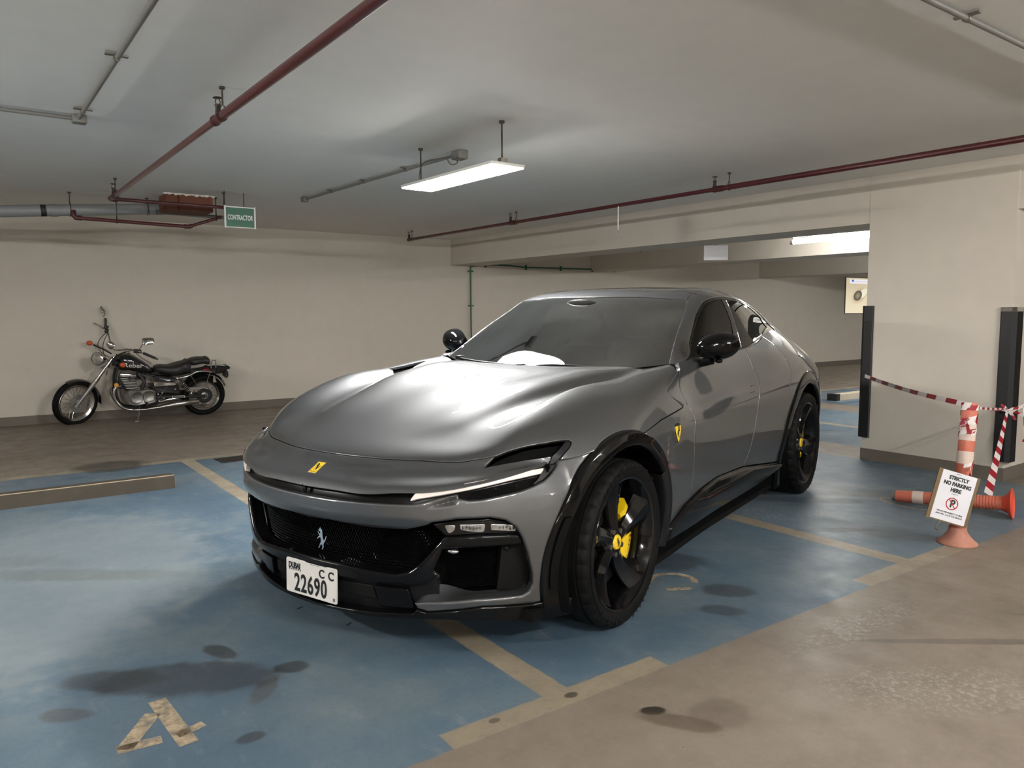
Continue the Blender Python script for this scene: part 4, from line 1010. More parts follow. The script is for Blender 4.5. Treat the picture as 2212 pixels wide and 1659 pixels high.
# ------------------------------------------------------------------ sides
x_ = SS.T[:, 0]; z_ = SS.T[:, 2]
f_front = -circ(FA, RF_ - .006, SS); f_rear = -circ(RA, RR_ - .006, SS)
sill = U['sill']
sill_line = np.interp(x_, [q[0] for q in sill][::-1], [q[1] for q in sill][::-1])
sill_line = np.where(x_ > sill[0][0], sill[0][1], sill_line)
f_sill = sill_line - z_
hs_side = [(.60, .70)] + U['hood_side'] + [(FA[0] + RF_ * math.cos(a), FA[1] + RF_ * math.sin(a)) for a in np.linspace(1.19, 1.91, 16)] + U['hood_side2'][1:] + [(-.70, .8945)] + U['vent_line'][1:] + [(-1.0, 1.30), (.60, 1.30)]
f_nohood = -sdf(hs_side, P_(SS)) + g
df = U['door_front']; dr = U['door_rear']
door = df[:5] + [(df[5][0], df[5][1]), (df[6][0], df[6][1]), (-.79, .62), (-.79, .40)] + [(-1.70, .40)] + dr[::-1] + [(-2.05, 1.3), (-.95, 1.3)]
rdoor = [(-1.70, .40)] + dr[::-1] + [(-2.05, 1.3), (-2.62, 1.3), (-2.60, 1.05), (-2.50, .86), (-2.455, .66), (-2.47, .48), (-2.50, .40), (-2.52, .30), (-1.70, .30)]
f_d = sdf(door, P_(SS)); f_rd = sdf(rdoor, P_(SS))
body = [f_front, f_rear, f_sill + g, f_nohood]
front_x = SS.T[:, 0] - .10        # the wing between bumper and door starts behind the axle
panel('door', SS, np.maximum.reduce([f_d + g, f_sill + g, f_nohood]), M_paint, r=.004, depth=.02, mirror='pair')
panel('rear_door', SS, np.maximum.reduce([f_rd + np.where(x_ < -2.3, .0005, g), f_sill + g, f_rear]), M_paint, r=.004, depth=.02, mirror='pair')
panel('wing', SS, np.maximum.reduce(body + [-f_d + g, front_x, -.95 - x_]), M_paint, r=.003, depth=.02, mirror='pair')
panel('quarter_panel', SS, np.maximum.reduce(body + [-f_rd + np.where(x_ < -2.3, .0005, g), -f_d + g, x_ + 2.0]), M_paint, r=.004, depth=.02, mirror='pair')
# sill cladding
lowl = np.interp(x_, [-2.6, -1.96, -1.59, -.84, -.40], [.30, .245, .245, .25, .262])
panel('sill_cladding', SS, np.maximum.reduce([z_ - sill_line + g, lowl - z_, x_ + .43, -2.60 - x_, f_front, f_rear]), M_gloss, inset=-.016, r=.016, depth=.06, mirror='pair',
      disp=lambda V: -.028 * np.sin(np.clip((V[:, 2] - .24) / .20, 0, 1) * PI) * sstep(-.4, -1.1, V[:, 0]))
panel('sill_floor', SS, np.maximum.reduce([z_ - lowl - .02, .15 - z_, x_ + .36, -2.62 - x_]), M_matte, inset=.03, r=0, depth=.2, mirror='pair')
# vent mesh, handle, shield
panel('wing_vent', SS, sdf(U['vent_holes'], P_(SS)), M_gloss, inset=-.001, r=.001, depth=.004, mirror='pair')
hd = smoothpoly(U['handle'], 6)
panel('door_handle', SS, np.abs(sdf(hd, P_(SS))) - .0022, M_void, inset=-.0006, r=0, depth=0, mirror='pair')
HORSE = np.array([(.30, 1.0), (.36, .93), (.46, .90), (.52, .80), (.55, .66), (.60, .55), (.66, .47), (.72, .42), (.80, .50), (.84, .62), (.92, .66), (.88, .52), (.82, .40), (.74, .33), (.70, .25), (.74, .14), (.68, .05), (.60, .0), (.58, .04), (.64, .09), (.62, .17), (.54, .24), (.44, .20), (.38, .08), (.28, .04), (.27, .08), (.34, .12), (.38, .24), (.46, .34), (.44, .46), (.38, .54), (.26, .52), (.16, .44), (.12, .46), (.20, .56), (.32, .62), (.24, .66), (.14, .72), (.12, .80), (.17, .78), (.22, .72), (.33, .70), (.36, .74), (.30, .80), (.20, .82), (.17, .86), (.26, .92)]) - [.5, .5]
sh = np.array(U['shield'])[:, :2]; sc_ = sh.mean(0); sh = sc_ + (sh - sc_) * [.80, 1.]; shp = smoothpoly([tuple(q) for q in sh], 5)
ha = (HORSE * [-.062, .072] * [-1, 1]) + sc_ + [.0, -.004]
for nm, f, mt, ins in (('shield_rim', sdf(shp, P_(SS)), M_chrome, -.003), ('shield_border', sdf(shp, P_(SS)) + .003, M_blackp, -.0042), ('shield_field', np.maximum(sdf(shp, P_(SS)) + .006, z_ - (sh[:, 1].max() - .017)), M_yel, -.0052), ('shield_horse', sdf(ha, P_(SS)), M_blackp, -.0064)):
    panel(nm, SS, f, mt, inset=ins, r=0, depth=.004, mirror='pair')

# arch cladding: a flared ring from the body edge to the wheel opening
def arch(name, c, ro, ri, a0, a1, yb, mat, flare=.018, n=90, edge=None, sgn=1, lip=.10, parent=CAR, inner=0.):
    rows = []
    for k in range(n):
        a = a0 + (a1 - a0) * k / (n - 1); ca, sa = math.cos(a), math.sin(a); R = ro(a) if callable(ro) else ro; I = ri(a) if callable(ri) else ri
        x, zz = c[0] + R * ca, c[1] + R * sa; y = yb(x, zz)
        yi = yb(c[0] + I * ca, c[1] + I * sa)
        row = []
        for t, dy in ((0, -.012), (0., .004), (.06, .009), (.25, flare * .75), (.55, flare), (.82, flare * .9), (.95, flare * .5), (1., -.004), (1., -.03), (1.0, -lip)):
            r = R + (I - R) * t; yy = y + (yi - y) * t if edge is None else y + (edge - y) * t * t
            row.append((c[0] + r * ca, (max(yy, yy) + dy), c[1] + r * sa))
        rows.append(row)
    G = np.array(rows) * [1, sgn, 1]; V, F = gridmesh(G); return mk(name, V, F, mat, parent, recalc=True, sharp=50)
from functools import lru_cache
SX = SS.G[:, 0, 0]
def ybody(x, z):
    i = int(np.clip(np.searchsorted(SX, x) - 1, 0, len(SX) - 2)); t = (x - SX[i]) / (SX[i + 1] - SX[i]); t = min(max(t, 0), 1)
    a = np.interp(z, SS.G[i, :, 2], SS.G[i, :, 1]); b = np.interp(z, SS.G[i + 1, :, 2], SS.G[i + 1, :, 1]); return a * (1 - t) + b * t
ri_f = lambda a: .43 - .025 * sstep(.5, -.35, a)
for sgn in (1, -1):
    arch('wheel_arch_cladding', FA, RF_, ri_f, -.34, 2.50, ybody, M_gloss, sgn=sgn, flare=.012)
    arch('wheel_arch_flap', FA, lambda a: .485, lambda a: .415, 2.50, 3.42, ybody, M_satin, flare=.004, sgn=sgn)
    arch('wheel_arch_cladding', RA, RR_, RRI, -.5, 3.3, ybody, M_gloss, sgn=sgn, flare=.014)
    # slot in the front cladding
    b = MB(); P = []
    for z in np.linspace(.285, .575, 14):
        for rr in (.448, .478):
            a = math.asin((z - FA[1]) / (rr)); x = FA[0] + rr * math.cos(a); P.append((x, (ybody(x, z) + .0185) * sgn, z))
    G = np.array(P).reshape(14, 2, 3); V, F = gridmesh(G); mk('arch_slot', V, F, M_void, CAR, recalc=True)
    # wheel wells
    for c, ri, y0 in ((FA, .44, .50), (RA, .462, .50)):
        b = MB(); n = 40; V = []; F = []
        for k in range(n + 1):
            a = -.45 + (PI + .9) * k / n
            for y in (.955, y0): V.append((c[0] + ri * math.cos(a), y * sgn, c[1] + ri * math.sin(a)))
        for k in range(n): F.append((2 * k, 2 * k + 1, 2 * k + 3, 2 * k + 2))
        F.append(tuple(2 * k + 1 for k in range(n + 1))); b.add(V, F); b.build('wheel_well', M_void, CAR)

# ------------------------------------------------------------------ cabin
gl = U['glass']; gf = U['glass_frame']
vmax = 1.25
uC, vC = SC.T[:, 3], SC.T[:, 4]
ws_edge_v = U['glass'][0][1] * 0 + 1.25 * .6665
ws_rear = .872
ws_poly = [(-.2, -.1), (ws_rear, -.1), (ws_rear, .30), (ws_rear - .002, .60), (ws_rear - .004, ws_edge_v - .03), (ws_rear - .03, ws_edge_v - .004), (-.2, ws_edge_v - .004)]
roof_poly = [(ws_rear + .004, -.1), (ws_rear + .004, .5), (ws_rear, ws_edge_v - .004), (1.15, ws_edge_v + .004), (1.6, ws_edge_v - .01), (1.9, ws_edge_v - .02), (1.9, -.1)]
fr_outer = [(gf[0][0] - .02, gf[0][1] + .05)] + gf + [(2.45, 1.20), (2.30, 1.4), (-.1, 1.4), (-.1, 1.20)]
f_frame = sdf(fr_outer, P_(SC)); f_glass = sdf(gl[:10] + [(gl[9][0] - .02, 1.19), (1.93, 1.232), (1.5, 1.238), (.9, 1.24), (.30, 1.235)], P_(SC))
wsg = panel('windscreen', SC, sdf(ws_poly, P_(SC)), M_ws, inset=.003, r=.002, depth=.004)[0]
wband = sdf([(.05, -.1), (ws_rear - .045, -.1), (ws_rear - .055, .60), (ws_rear - .16, ws_edge_v - .075), (.13, ws_edge_v - .06), (.07, ws_edge_v - .09), (.05, .5)], P_(SC))
panel('windscreen_frit', SC, np.maximum(sdf(ws_poly, P_(SC)) + .003, -wband), simple('black_frit', (.01, .01, .01), .3, coat=.2), inset=.006, r=0, depth=0, parent=wsg)
f_roof = sdf(roof_poly, P_(SC))
panel('roof', SC, np.maximum(f_roof + .0015, -.1 - vC), M_paint, r=.003, depth=.02)
panel('rear_window', SC, sdf([(1.93, -.1), (2.9, -.1), (2.9, .66), (1.93, .70)], P_(SC)) + .002, M_sg, r=.002, depth=.01)
panel('side_pillar', SC, np.maximum.reduce([-sdf(ws_poly, P_(SC)) + .002, -f_roof + .0015, -f_frame, -sdf([(1.93, -.1), (2.9, -.1), (2.9, .66), (1.93, .70)], P_(SC)) + .002, np.where(uC < 0, 1, -1.)]), M_paint, r=.003, depth=.02, mirror='pair')
panel('window_frame', SC, np.maximum(f_frame + .001, -f_glass), M_gloss, inset=.004, r=.004, depth=.02, mirror='pair')
dv = U['div']; dv2 = U['div2']
def uline(poly, v): return np.interp(v, [q[1] for q in poly], [q[0] for q in poly])
ud = uline(dv, vC); ud2 = uline(dv2, vC)
panel('side_window', SC, np.maximum(f_glass, uC - ud + .003), M_sg, inset=.008, r=.001, depth=.003, mirror='pair')
panel('rear_side_window', SC, np.maximum(f_glass, ud2 - uC), M_sg, inset=.008, r=.001, depth=.003, mirror='pair')
panel('window_divider', SC, np.maximum.reduce([f_glass, ud - uC, uC - ud2 + .002]), M_gloss, inset=.006, r=.002, depth=.01, mirror='pair')

# dark inner shells behind the panel gaps
def shell(name, s, f, inset, mirror='join'): panel(name, s, f, M_void, inset=inset, r=0, depth=0, mirror=mirror)
shell('inner_hood', SH, np.maximum(np.full(len(SH.T), -1.), np.maximum(-circ(FA, RF_ - .02, SH), sdf([(.32, -.1), (2.2, -.1), (2.2, 1.3), (.9, 1.3), (.5, .9)], P_(SH)))), .03)
shell('inner_side', SS, np.maximum.reduce([f_front, f_rear, z_ - 1.09, x_ + .1]), .03)
MB().box((-3.7, -.86, .17), (.55, .86, .21)).build('floor_pan', M_void, CAR, smooth=False)
MB().box((-3.8, -.80, .30), (-2.9, .80, .95)).build('inner_block', M_void, CAR, smooth=False); MB().box((-.75, -.62, .3), (.55, .62, .74)).build('inner_block', M_void, CAR, smooth=False)
# tail
tb_ = MB(); pts = []
ze = np.linspace(.30, 1.0, 12); rows = []
for z in ze:
    y0 = ybody(-3.85, z); row = []
    for t in np.linspace(0, 1, 14):
        a = t * PI / 2; row.append((-3.85 - .20 * math.sin(a) ** .8, y0 * (math.cos(a) ** .7 if t < 1 else 0), z))
    rows.append(row)
G = np.array(rows); V, F = gridmesh(G); Vm = V * [1, -1, 1]
mk('tail', np.vstack([V, Vm]), F + [tuple(i + len(V) for i in q[::-1]) for q in F], M_paint, CAR, weld=1e-5, recalc=True)
A_ = curve3(SC.G[-1][::10], 30); tt = np.linspace(0, 1, 30); ye = ybody(-3.85, 1.0)
B_ = np.stack([-4.05 + .20 * tt ** 3, ye * tt, np.full(30, 1.0)], 1)
rows = [A_ * (1 - t) + B_ * t + np.array([0, 0, .03]) * math.sin(PI * t) for t in np.linspace(0, 1, 10)]
V, F = gridmesh(np.array(rows)); mk('boot_lid', np.vstack([V, V * [1, -1, 1]]), F + [tuple(i + len(V) for i in q[::-1]) for q in F], M_paint, CAR, weld=1e-5, recalc=True)
MB().box((-4.02, -.80, .28), (-3.84, .80, .33)).build('tail_trim', M_gloss, CAR, smooth=False)

# interior
it = MB()
dash = [(-.86, 1.03), (-1.02, 1.045), (-1.20, 1.03), (-1.32, .99), (-1.36, .90), (-1.36, .70), (-.86, .70)]
MB().prism(dash, -.72, .72, 1).build('dashboard', M_trim, CAR, sharp=60)
for yc in (.38, -.38):
    rows = []
    for k in range(13):
        a = PI * k / 12; rows.append([(-1.05 + .0 * a - .05 * s, yc + .27 * math.cos(a), 1.01 + (.085 - .02 * s) * math.sin(a)) for s in range(6)])
    V, F = gridmesh(np.array(rows)); mk('instrument_hood', V, F, M_tan, CAR, recalc=True)
st = MB(); cx, cy, cz = -1.33, .38, 1.02; tilt = math.radians(24); P = []
for k in range(40):
    a = 2 * PI * k / 40; P.append((cx - .19 * math.sin(a) * math.sin(tilt), cy + .185 * math.cos(a), cz + .185 * math.sin(a) * math.cos(tilt)))
st.tube(P, .016, 10, closed=True)
for a in (0, PI, -PI / 2): st.tube([(cx, cy, cz), (cx - .18 * math.sin(a) * math.sin(tilt), cy + .18 * math.cos(a), cz + .18 * math.sin(a) * math.cos(tilt))], .014, 8)
st.sphere((cx + .01, cy, cz), .06, 14, 8, (.6, 1, 1)); st.build('steering_wheel', M_trim, CAR)
for x0 in (-1.75, -2.65):
    for yc in (.38, -.38):
        s = MB(); s.box((x0 - .10, yc - .25, .42), (x0 + .45, yc + .25, .60), bevel=.05); 
        R = Ry(-.35); s.box((x0 - .20, yc - .24, .55), (x0 - .05, yc + .24, 1.16), R, (x0 - .12, yc, .58), bevel=.05)
        s.box((x0 - .40, yc - .13, 1.16), (x0 - .30, yc + .13, 1.33), bevel=.04); s.build('seat', M_tan, CAR)
# mirror and sensor housing behind the screen
b = MB(); b.sphere((-1.35, 0, 1.425), .1, 18, 10, (.5, 1.2, .22), Ry(-.62)); b.build('sensor_housing', M_trim, CAR)
b = MB(); b.box((-1.33, -.12, 1.30), (-1.305, .12, 1.365), Ry(.1), bevel=.012); b.cyl((-1.33, 0, 1.36), (-1.37, 0, 1.42), .012, n=8); b.build('rear_view_mirror', M_gloss, CAR)
# cowl and wipers
panel('cowl', SC, sdf([(-.1, -.1), (.05, -.1), (.05, .5), (.06, ws_edge_v - .01), (-.1, ws_edge_v - .01)], P_(SC)), M_satin, inset=.012, r=0, depth=0)
def wiper(P, name='wiper'):
    o = MB().tube(curve3(P, 16), .007, 8).build(name, M_satin, CAR); return o
wp = lambda u, v, h: SC.at(u, v, -h)[0]
for pts_ in ([wp(.02, .62, .012) * [1, -1, 1], wp(.035, .45, .018) * [1, -1, 1], wp(.05, .26, .014) * [1, -1, 1], wp(.055, .05, .01) * [1, -1, 1]], [wp(.03, .02, .012) , wp(.05, .12, .018), wp(.055, .28, .014), wp(.045, .42, .008)]):
    wiper(pts_)
for q in ((.025, .62, -1), (.045, .02, -1), (.03, .05, 1)):
    o = wp(q[0], q[1], .015) * [1, q[2], 1]; MB().box(o - [.03, .02, .012], o + [.02, .02, .012], bevel=.006).build('wiper_mount', M_satin, CAR)

# door mirrors
for sgn in (1, -1):
    rows = []; n = 28
    for i in range(15):
        t = i / 14; x = -1.105 - .135 * t; k = (1 - (1 - t) ** 2.6) ** .5
        k = max(k, .02); row = []
        for j in range(n):
            a = 2 * PI * j / n; ry, rz = .106, .082
            yy = .932 + ry * k * math.cos(a) + .012 * t; zz = 1.182 + rz * k * math.sin(a) * (1 if math.sin(a) > 0 else .92) + .010 * math.cos(a) * k
            row.append((x - .03 * math.cos(a) * k, yy * sgn, zz))
        rows.append(row)
    G = np.array(rows); V = G.reshape(-1, 3); F = [(i * n + j, i * n + (j + 1) % n, (i + 1) * n + (j + 1) % n, (i + 1) * n + j) for i in range(14) for j in range(n)]
    F += [tuple(range(n)), tuple(14 * n + j for j in range(n))]
    mo = mk('door_mirror', V, F, M_gloss, CAR, recalc=True, sharp=50)
    MB().tube([(-1.20, .80 * sgn, 1.085), (-1.19, .86 * sgn, 1.09), (-1.185, .92 * sgn, 1.112)], [.03, .024, .03], 12).build('mirror_arm', M_gloss, mo)
    MB().sphere((-1.17, .965 * sgn, 1.105), .022, 12, 8, (1.2, 1, .6)).build('camera_pod', M_gloss, mo)
    V2 = np.array([(-1.2405, (.944 + .092 * math.cos(2 * PI * j / n)) * sgn, 1.178 + .062 * math.sin(2 * PI * j / n) + .010 * math.cos(2 * PI * j / n)) for j in range(n)])
    mk('mirror_glass', V2 - [.002, 0, 0], [tuple(range(n))], M_chrome, mo)

# ------------------------------------------------------------------ wheels
def horse_mesh(name, M, w, h, mat, parent, th=.001, flipx=False):
    P = HORSE * [w * (-1 if flipx else 1), h]; b = MB(); b.prism(P, 0, th, 2, M); return b.build(name, mat, parent, smooth=False)
def wheel(x, yo, R, rim_r, width, sgn, steer=0., phase=95., rear=False):
    """yo: y of the tyre's outer face; wheel axis along y"""
    def T(V): V = np.asarray(V, float); return V * [1, sgn, 1]
    root = empty_mesh = None
    prof = []          # rim barrel (r, y offset from outer face, negative = inboard)
    w = width
    rimp = [(rim_r + .012, -.016), (rim_r + .006, -.008), (rim_r - .004, -.012), (rim_r - .010, -.024), (rim_r - .022, -.05), (rim_r - .03, -.10), (rim_r - .03, -w + .03), (rim_r - .005, -w + .015), (rim_r + .008, -w + .01)]
    Mw = np.array([[1, 0, 0, 0], [0, 0, 1, 0], [0, 1, 0, 0], [0, 0, 0, 1.]])
    b = MB(); b.lathe(rimp, 72, Mw); V = np.vstack(b.V)
    root = mk('wheel', T(V), b.F, M_wheel, CAR, recalc=True, sharp=30); root.location = (x, yo * sgn, R); root.rotation_euler = (0, 0, steer)
    # tyre with tread grooves
    n = 144; pr = [(rim_r + .002, -.014), (rim_r + .012, -.006), (rim_r + .03, .0), ((R + rim_r) / 2 + .01, .004), (R - .030, .0), (R - .016, -.006), (R - .0075, -.015), (R - .003, -.026), (R - .0012, -.040), (R - .0005, -.0445), (R - .0075, -.046), (R - .0075, -.056), (R, -.0575), (R, -w / 2 + .006), (R - .0075, -w / 2 + .005), (R - .0075, -w / 2 - .005), (R, -w / 2 - .006), (R, -w + .0575), (R - .0075, -w + .056), (R - .0075, -w + .046), (R - .001, -w + .0445), (R - .002, -w + .03), (R - .0075, -w + .015), (R - .03, -w), (rim_r + .012, -w + .006), (rim_r, -w + .014)]
    V = []; F = []; m = len(pr)
    for k in range(n):
        a = 2 * PI * k / n; notch = (k % 4 == 0)
        for j, (r, yy) in enumerate(pr):
            if notch and 5 <= j <= 9: r -= .006 if j < 9 else .004
            if notch and j in (20, 21, 22): r -= .006
            sh = .012 * math.sin(a * 0) ; V.append((r * math.cos(a), yy, r * math.sin(a)))
    for k in range(n):
        for j in range(m - 1): F.append((k * m + j, k * m + j + 1, ((k + 1) % n) * m + j + 1, ((k + 1) % n) * m + j))
    mk('tyre', T(V), F, M_tyre, root, recalc=True, sharp=28)
    # sidewall lettering
    if sgn > 0:
        for word, ac in (('PIRELLI', 62.), ('P ZERO', 118.), ('PIRELLI', 242.), ('P ZERO', 298.)):
            L = len(word)
            for i, chx in enumerate(word):
                if chx == ' ': continue
                a = math.radians(ac + (L - 1) / 2 * 6.2 - i * 6.2); rr = (R + rim_r) / 2 + .006
                c = (rr * math.cos(a), .0048, rr * math.sin(a)); rad = Vector((math.cos(a), 0, math.sin(a))); tan = Vector((math.sin(a), 0, -math.cos(a)))
                text_mesh('lettering', chx, .036, M_satin, root, frame(c, -tan if False else tan, rad), .0006, 0)
    # spokes
    hub_y = -.058 if not rear else -.055
    for k in range(5):
        a0 = math.radians(phase + 72 * k); rows = []
        for i in range(14):
            t = i / 13; r = .045 + (rim_r - .012 - .045) * t
            wl = .034 + .026 * t + .040 * t ** 3; wr = .034 + .020 * t + .034 * t ** 3; tw = .10 * t + .14 * t * t
            yc = hub_y - .010 * math.sin(PI * t) + .034 * t ** 2.2
            sec = [(-wl, -.018 - .020 * t, 0), (-wl * .9, -.006 - .018 * t, 1), (-wl * .25, .006, 1), (wr * .15, .008 - .004 * t, 1), (wr * .95, -.010 - .004 * t, 1), (wr, -.022, 0), (wr * .5, -.045, 0), (-wl * .6, -.050, 0)]
            row = []
            for (q, dy, _) in sec:
                a = a0 - tw; ex = np.array((math.cos(a), math.sin(a))); et = np.array((-math.sin(a), math.cos(a)))
                p2 = ex * r + et * q; row.append((p2[0], yc + dy, p2[1]))
            rows.append(row)
        G = np.array(rows); nn = G.shape[1]; V = G.reshape(-1, 3); F = [(i * nn + j, i * nn + (j + 1) % nn, (i + 1) * nn + (j + 1) % nn, (i + 1) * nn + j) for i in range(13) for j in range(nn)]
        F += [tuple(range(nn)), tuple(13 * nn + j for j in range(nn))]
        mk('spoke', T(V), F, M_wheel, root, recalc=True, sharp=24)
    b = MB(); b.lathe([(.0, hub_y + .004), (.05, hub_y + .004), (.066, hub_y - .006), (.078, hub_y - .03), (.08, hub_y - .07)], 40, Mw); mk('hub', T(np.vstack(b.V)), b.F, M_wheel, root, recalc=True)
    b = MB(); b.lathe([(.0, hub_y + .014), (.030, hub_y + .013), (.034, hub_y + .008), (.034, hub_y)], 32, Mw); cap = mk('centre_cap', T(np.vstack(b.V)), b.F, M_yel, root, recalc=True)
    horse_mesh('cap_horse', frame((0, (hub_y + .0142) * sgn, 0), (-sgn, 0, 0), (0, 0, 1)), .034, .044, M_blackp, root)
    for k in range(5):
        a = math.radians(phase + 36 + 72 * k); c = (.056 * math.cos(a), .056 * math.sin(a)); b = MB(); b.tube(T([(c[0], hub_y - .012, c[1]), (c[0], hub_y + .008, c[1])]), .0115, 12); b.build('wheel_bolt', M_zinc, root)
    # brake (does not turn with the spokes, but belongs to the wheel)
    dr = .205 if not rear else .19
    b = MB(); b.lathe([(.07, -.115), (dr, -.115), (dr, -.150), (.07, -.150)], 60, Mw, True); mk('brake_disc', T(np.vstack(b.V)), b.F, M_disc, root, recalc=True, sharp=30)
    rows = []
    for i in range(18):
        a = math.radians((150 + 60) if False else (-44 + 86 * i / 17)) + PI; row = []
        for (rr, yy) in ((.140, -.092), (.165, -.080), (.205, -.082), (.226, -.10), (.226, -.16), (.140, -.165)): row.append((rr * math.cos(a), yy, rr * math.sin(a)))
        rows.append(row)
    G = np.array(rows); V = G.reshape(-1, 3); F = [(i * 6 + j, i * 6 + (j + 1) % 6, (i + 1) * 6 + (j + 1) % 6, (i + 1) * 6 + j) for i in range(17) for j in range(6)] + [tuple(range(6)), tuple(17 * 6 + j for j in range(6))]
    mk('brake_caliper', T(V), F, M_cal, root, recalc=True, sharp=40)
    if sgn > 0 and not rear:
        for i, chx in enumerate('Ferrari'):
            a = PI + math.radians(-20 + i * 6.5); c = (.186 * math.cos(a), -.0775, .186 * math.sin(a)); rad = Vector((math.cos(a), 0, math.sin(a))); tan = Vector((-math.sin(a), 0, math.cos(a)))
            text_mesh('caliper_lettering', chx, .03, M_blackp, root, frame(c, tan * -1, rad * -1) if False else frame(c, -tan, -rad), .0005)
    b = MB(); b.lathe([(.0, -.13), (.20, -.14), (rim_r - .04, -.15), (rim_r - .04, -.17), (0, -.17)], 40, Mw); mk('brake_shield', T(np.vstack(b.V)), b.F, M_void, root, recalc=True)
    return root
for sgn in (1, -1):
    wheel(0., .992, .368, .288, .255, sgn, 0., 97.)
    wheel(-3.018, 1.012, .386, .303, .315, sgn, 0., 60., True)

# ------------------------------------------------------------------ badges, plate
def on_hood(u):
    o, n = SH.at(u, .004); o = o.copy(); o[1] = 0; n = np.array([n[0], 0, n[2]]); n /= np.linalg.norm(n); t = np.array([-n[2], 0, n[0]]); return o, n, t
o, n, t = on_hood(.103); Mb = frame(o + n * .0015, (0, 1, 0), tuple(t)); Mbn = np.array(Mb)
bd = MB().box((-.0235, -.036, -.002), (.0235, .036, .0008)); bd.V = [v @ Mbn[:3, :3].T + Mbn[:3, 3] for v in bd.V]; bdo = bd.build('nose_badge', M_chrome, CAR, smooth=False)
bd = MB().box((-.0205, -.033, .0005), (.0205, .033, .0016)); bd.V = [v @ Mbn[:3, :3].T + Mbn[:3, 3] for v in bd.V]; bd.build('badge_field', M_yel, bdo, smooth=False)
horse_mesh('badge_horse', Mb @ Matrix.Translation((0, .004, .0016)), .036, .044, M_blackp, bdo, .0006)
text_mesh('badge_lettering', 'Ferrari', .011, M_blackp, bdo, Mb @ Matrix.Translation((0, -.026, .0017)), .0003)
# chrome horse on the grille
hp = np.array((.842, 0.004, .437)); Mh = frame(tuple(hp), (0, 1, 0), (-.12, 0, 1))
horse_mesh('grille_horse', Mh, .068, .092, M_chrome, CAR, .010)
# slot camera
b = MB(); b.sphere((.928, 0, .662), .012, 12, 8, (.8, .6, 1.4)); b.build('nose_camera', M_gloss, CAR)
# number plate
plate_M = frame((.913, .004, .277), (-.02, 1, -.005), (-.02, 0, 1))
def rr_poly(w, h, r, n=6):
    P = []
    for cx, cy, a0 in ((w / 2 - r, h / 2 - r, 0), (-w / 2 + r, h / 2 - r, PI / 2), (-w / 2 + r, -h / 2 + r, PI), (w / 2 - r, -h / 2 + r, 1.5 * PI)):
        for k in range(n): a = a0 + PI / 2 * k / (n - 1); P.append((cx + r * math.cos(a), cy + r * math.sin(a)))
    return P
pl = MB().prism(rr_poly(.302, .146, .010), -.003, .0, 2, plate_M).build('number_plate', M_plate, CAR, smooth=False)
b = MB(); oq = np.array(rr_poly(.296, .140, .009)); iq = np.array(rr_poly(.290, .134, .008)); k = len(oq)
V = np.vstack([np.c_[oq, np.full(k, .0002)], np.c_[oq * .997, np.full(k, .0014)], np.c_[iq, np.full(k, .0014)], np.c_[iq * .995, np.full(k, .0002)]])
F = [(r * k + i, r * k + (i + 1) % k, (r + 1) * k + (i + 1) % k, (r + 1) * k + i) for r in range(3) for i in range(k)]
Mp = np.array(plate_M); b.add(V @ Mp[:3, :3].T + Mp[:3, 3], F); b.build('plate_border', M_plate, pl)
tx = lambda s, size, x, y, xs, bold=0., sp=1.: text_mesh('plate_lettering', s, size, M_blackp, pl, plate_M @ Matrix.Translation((x, y, .0012)), .0006, bold, xs, space=sp)
tx('22690', .106, -.004, -.028, .68, .0022, 1.10); tx('C C', .050, .090, .036, .95, .0012, 1.15)
tx('DUBAI', .034, -.100, .043, .74, .0012, .95)
for k in range(6): 
    b = MB().box((-.132 + .013 * k, .024, .0004), (-.127 + .013 * k, .034 - .004 * (k % 2), .0012)); b.V = [v @ Mp[:3, :3].T + Mp[:3, 3] for v in b.V]; b.build('plate_lettering', M_blackp, pl, smooth=False)
b = MB().box((.128, -.064, .0004), (.139, -.050, .001)); b.V = [v @ Mp[:3, :3].T + Mp[:3, 3] for v in b.V]; b.build('plate_mark', M_grey, pl, smooth=False)
# ------------------------------------------------------------------ motorcycle on its side stand by the back wall
BX, BY_ = 1.9, 10.93
BIKE = thing('motorcycle', 'black cruiser motorcycle on its side stand before the back wall', 'motorcycle', (BX, BY_, 0))
BIKE.rotation_euler = (.13, 0, 0)
M_bblk = simple('bike_black_enamel', (.008, .008, .009), .14, 0, coat=1., vary=.1)
M_bchr = simple('bike_chrome', (.62, .60, .57), .16, 1., vary=.06, scale=30)
M_balu = simple('bike_cast_aluminium', (.34, .33, .31), .42, .9, vary=.12, scale=25)
M_bsat = simple('bike_satin_black', (.014, .014, .014), .45, 0, vary=.1)
M_vinyl = simple('seat_vinyl', (.013, .012, .012), .5, 0, vary=.1, bump=.2, bscale=200)
M_amber = simple('amber_lens', lin(196, 84, 34), .25, 0, coat=.6, vary=.05)
M_ambr2 = simple('yellow_reflector', lin(222, 158, 40), .25, 0, coat=.6, vary=.05)
M_redl = simple('red_reflector', lin(150, 22, 34), .25, 0, coat=.6, vary=.05)
def bp(P, y=0.):
    """(x, z) or (x, z, y) in the garage's x and height -> bike frame; y > 0 is away from the wall"""
    return np.array([(q[0] - BX, -(q[2] if len(q) > 2 else y), q[1]) for q in P], float)
def bt(name, P, r, mat, y=0., n=10, parent=BIKE, smooth_n=0):
    Q = bp(P, y); r_ = r
    if smooth_n:
        t = chord(Q); Q2 = nspline(t, Q, np.linspace(0, t[-1], smooth_n)); r_ = np.interp(np.linspace(0, t[-1], smooth_n), t, np.broadcast_to(r, (len(Q),))); Q = Q2
    return MB().tube(Q, r_, n).build(name, mat, parent)
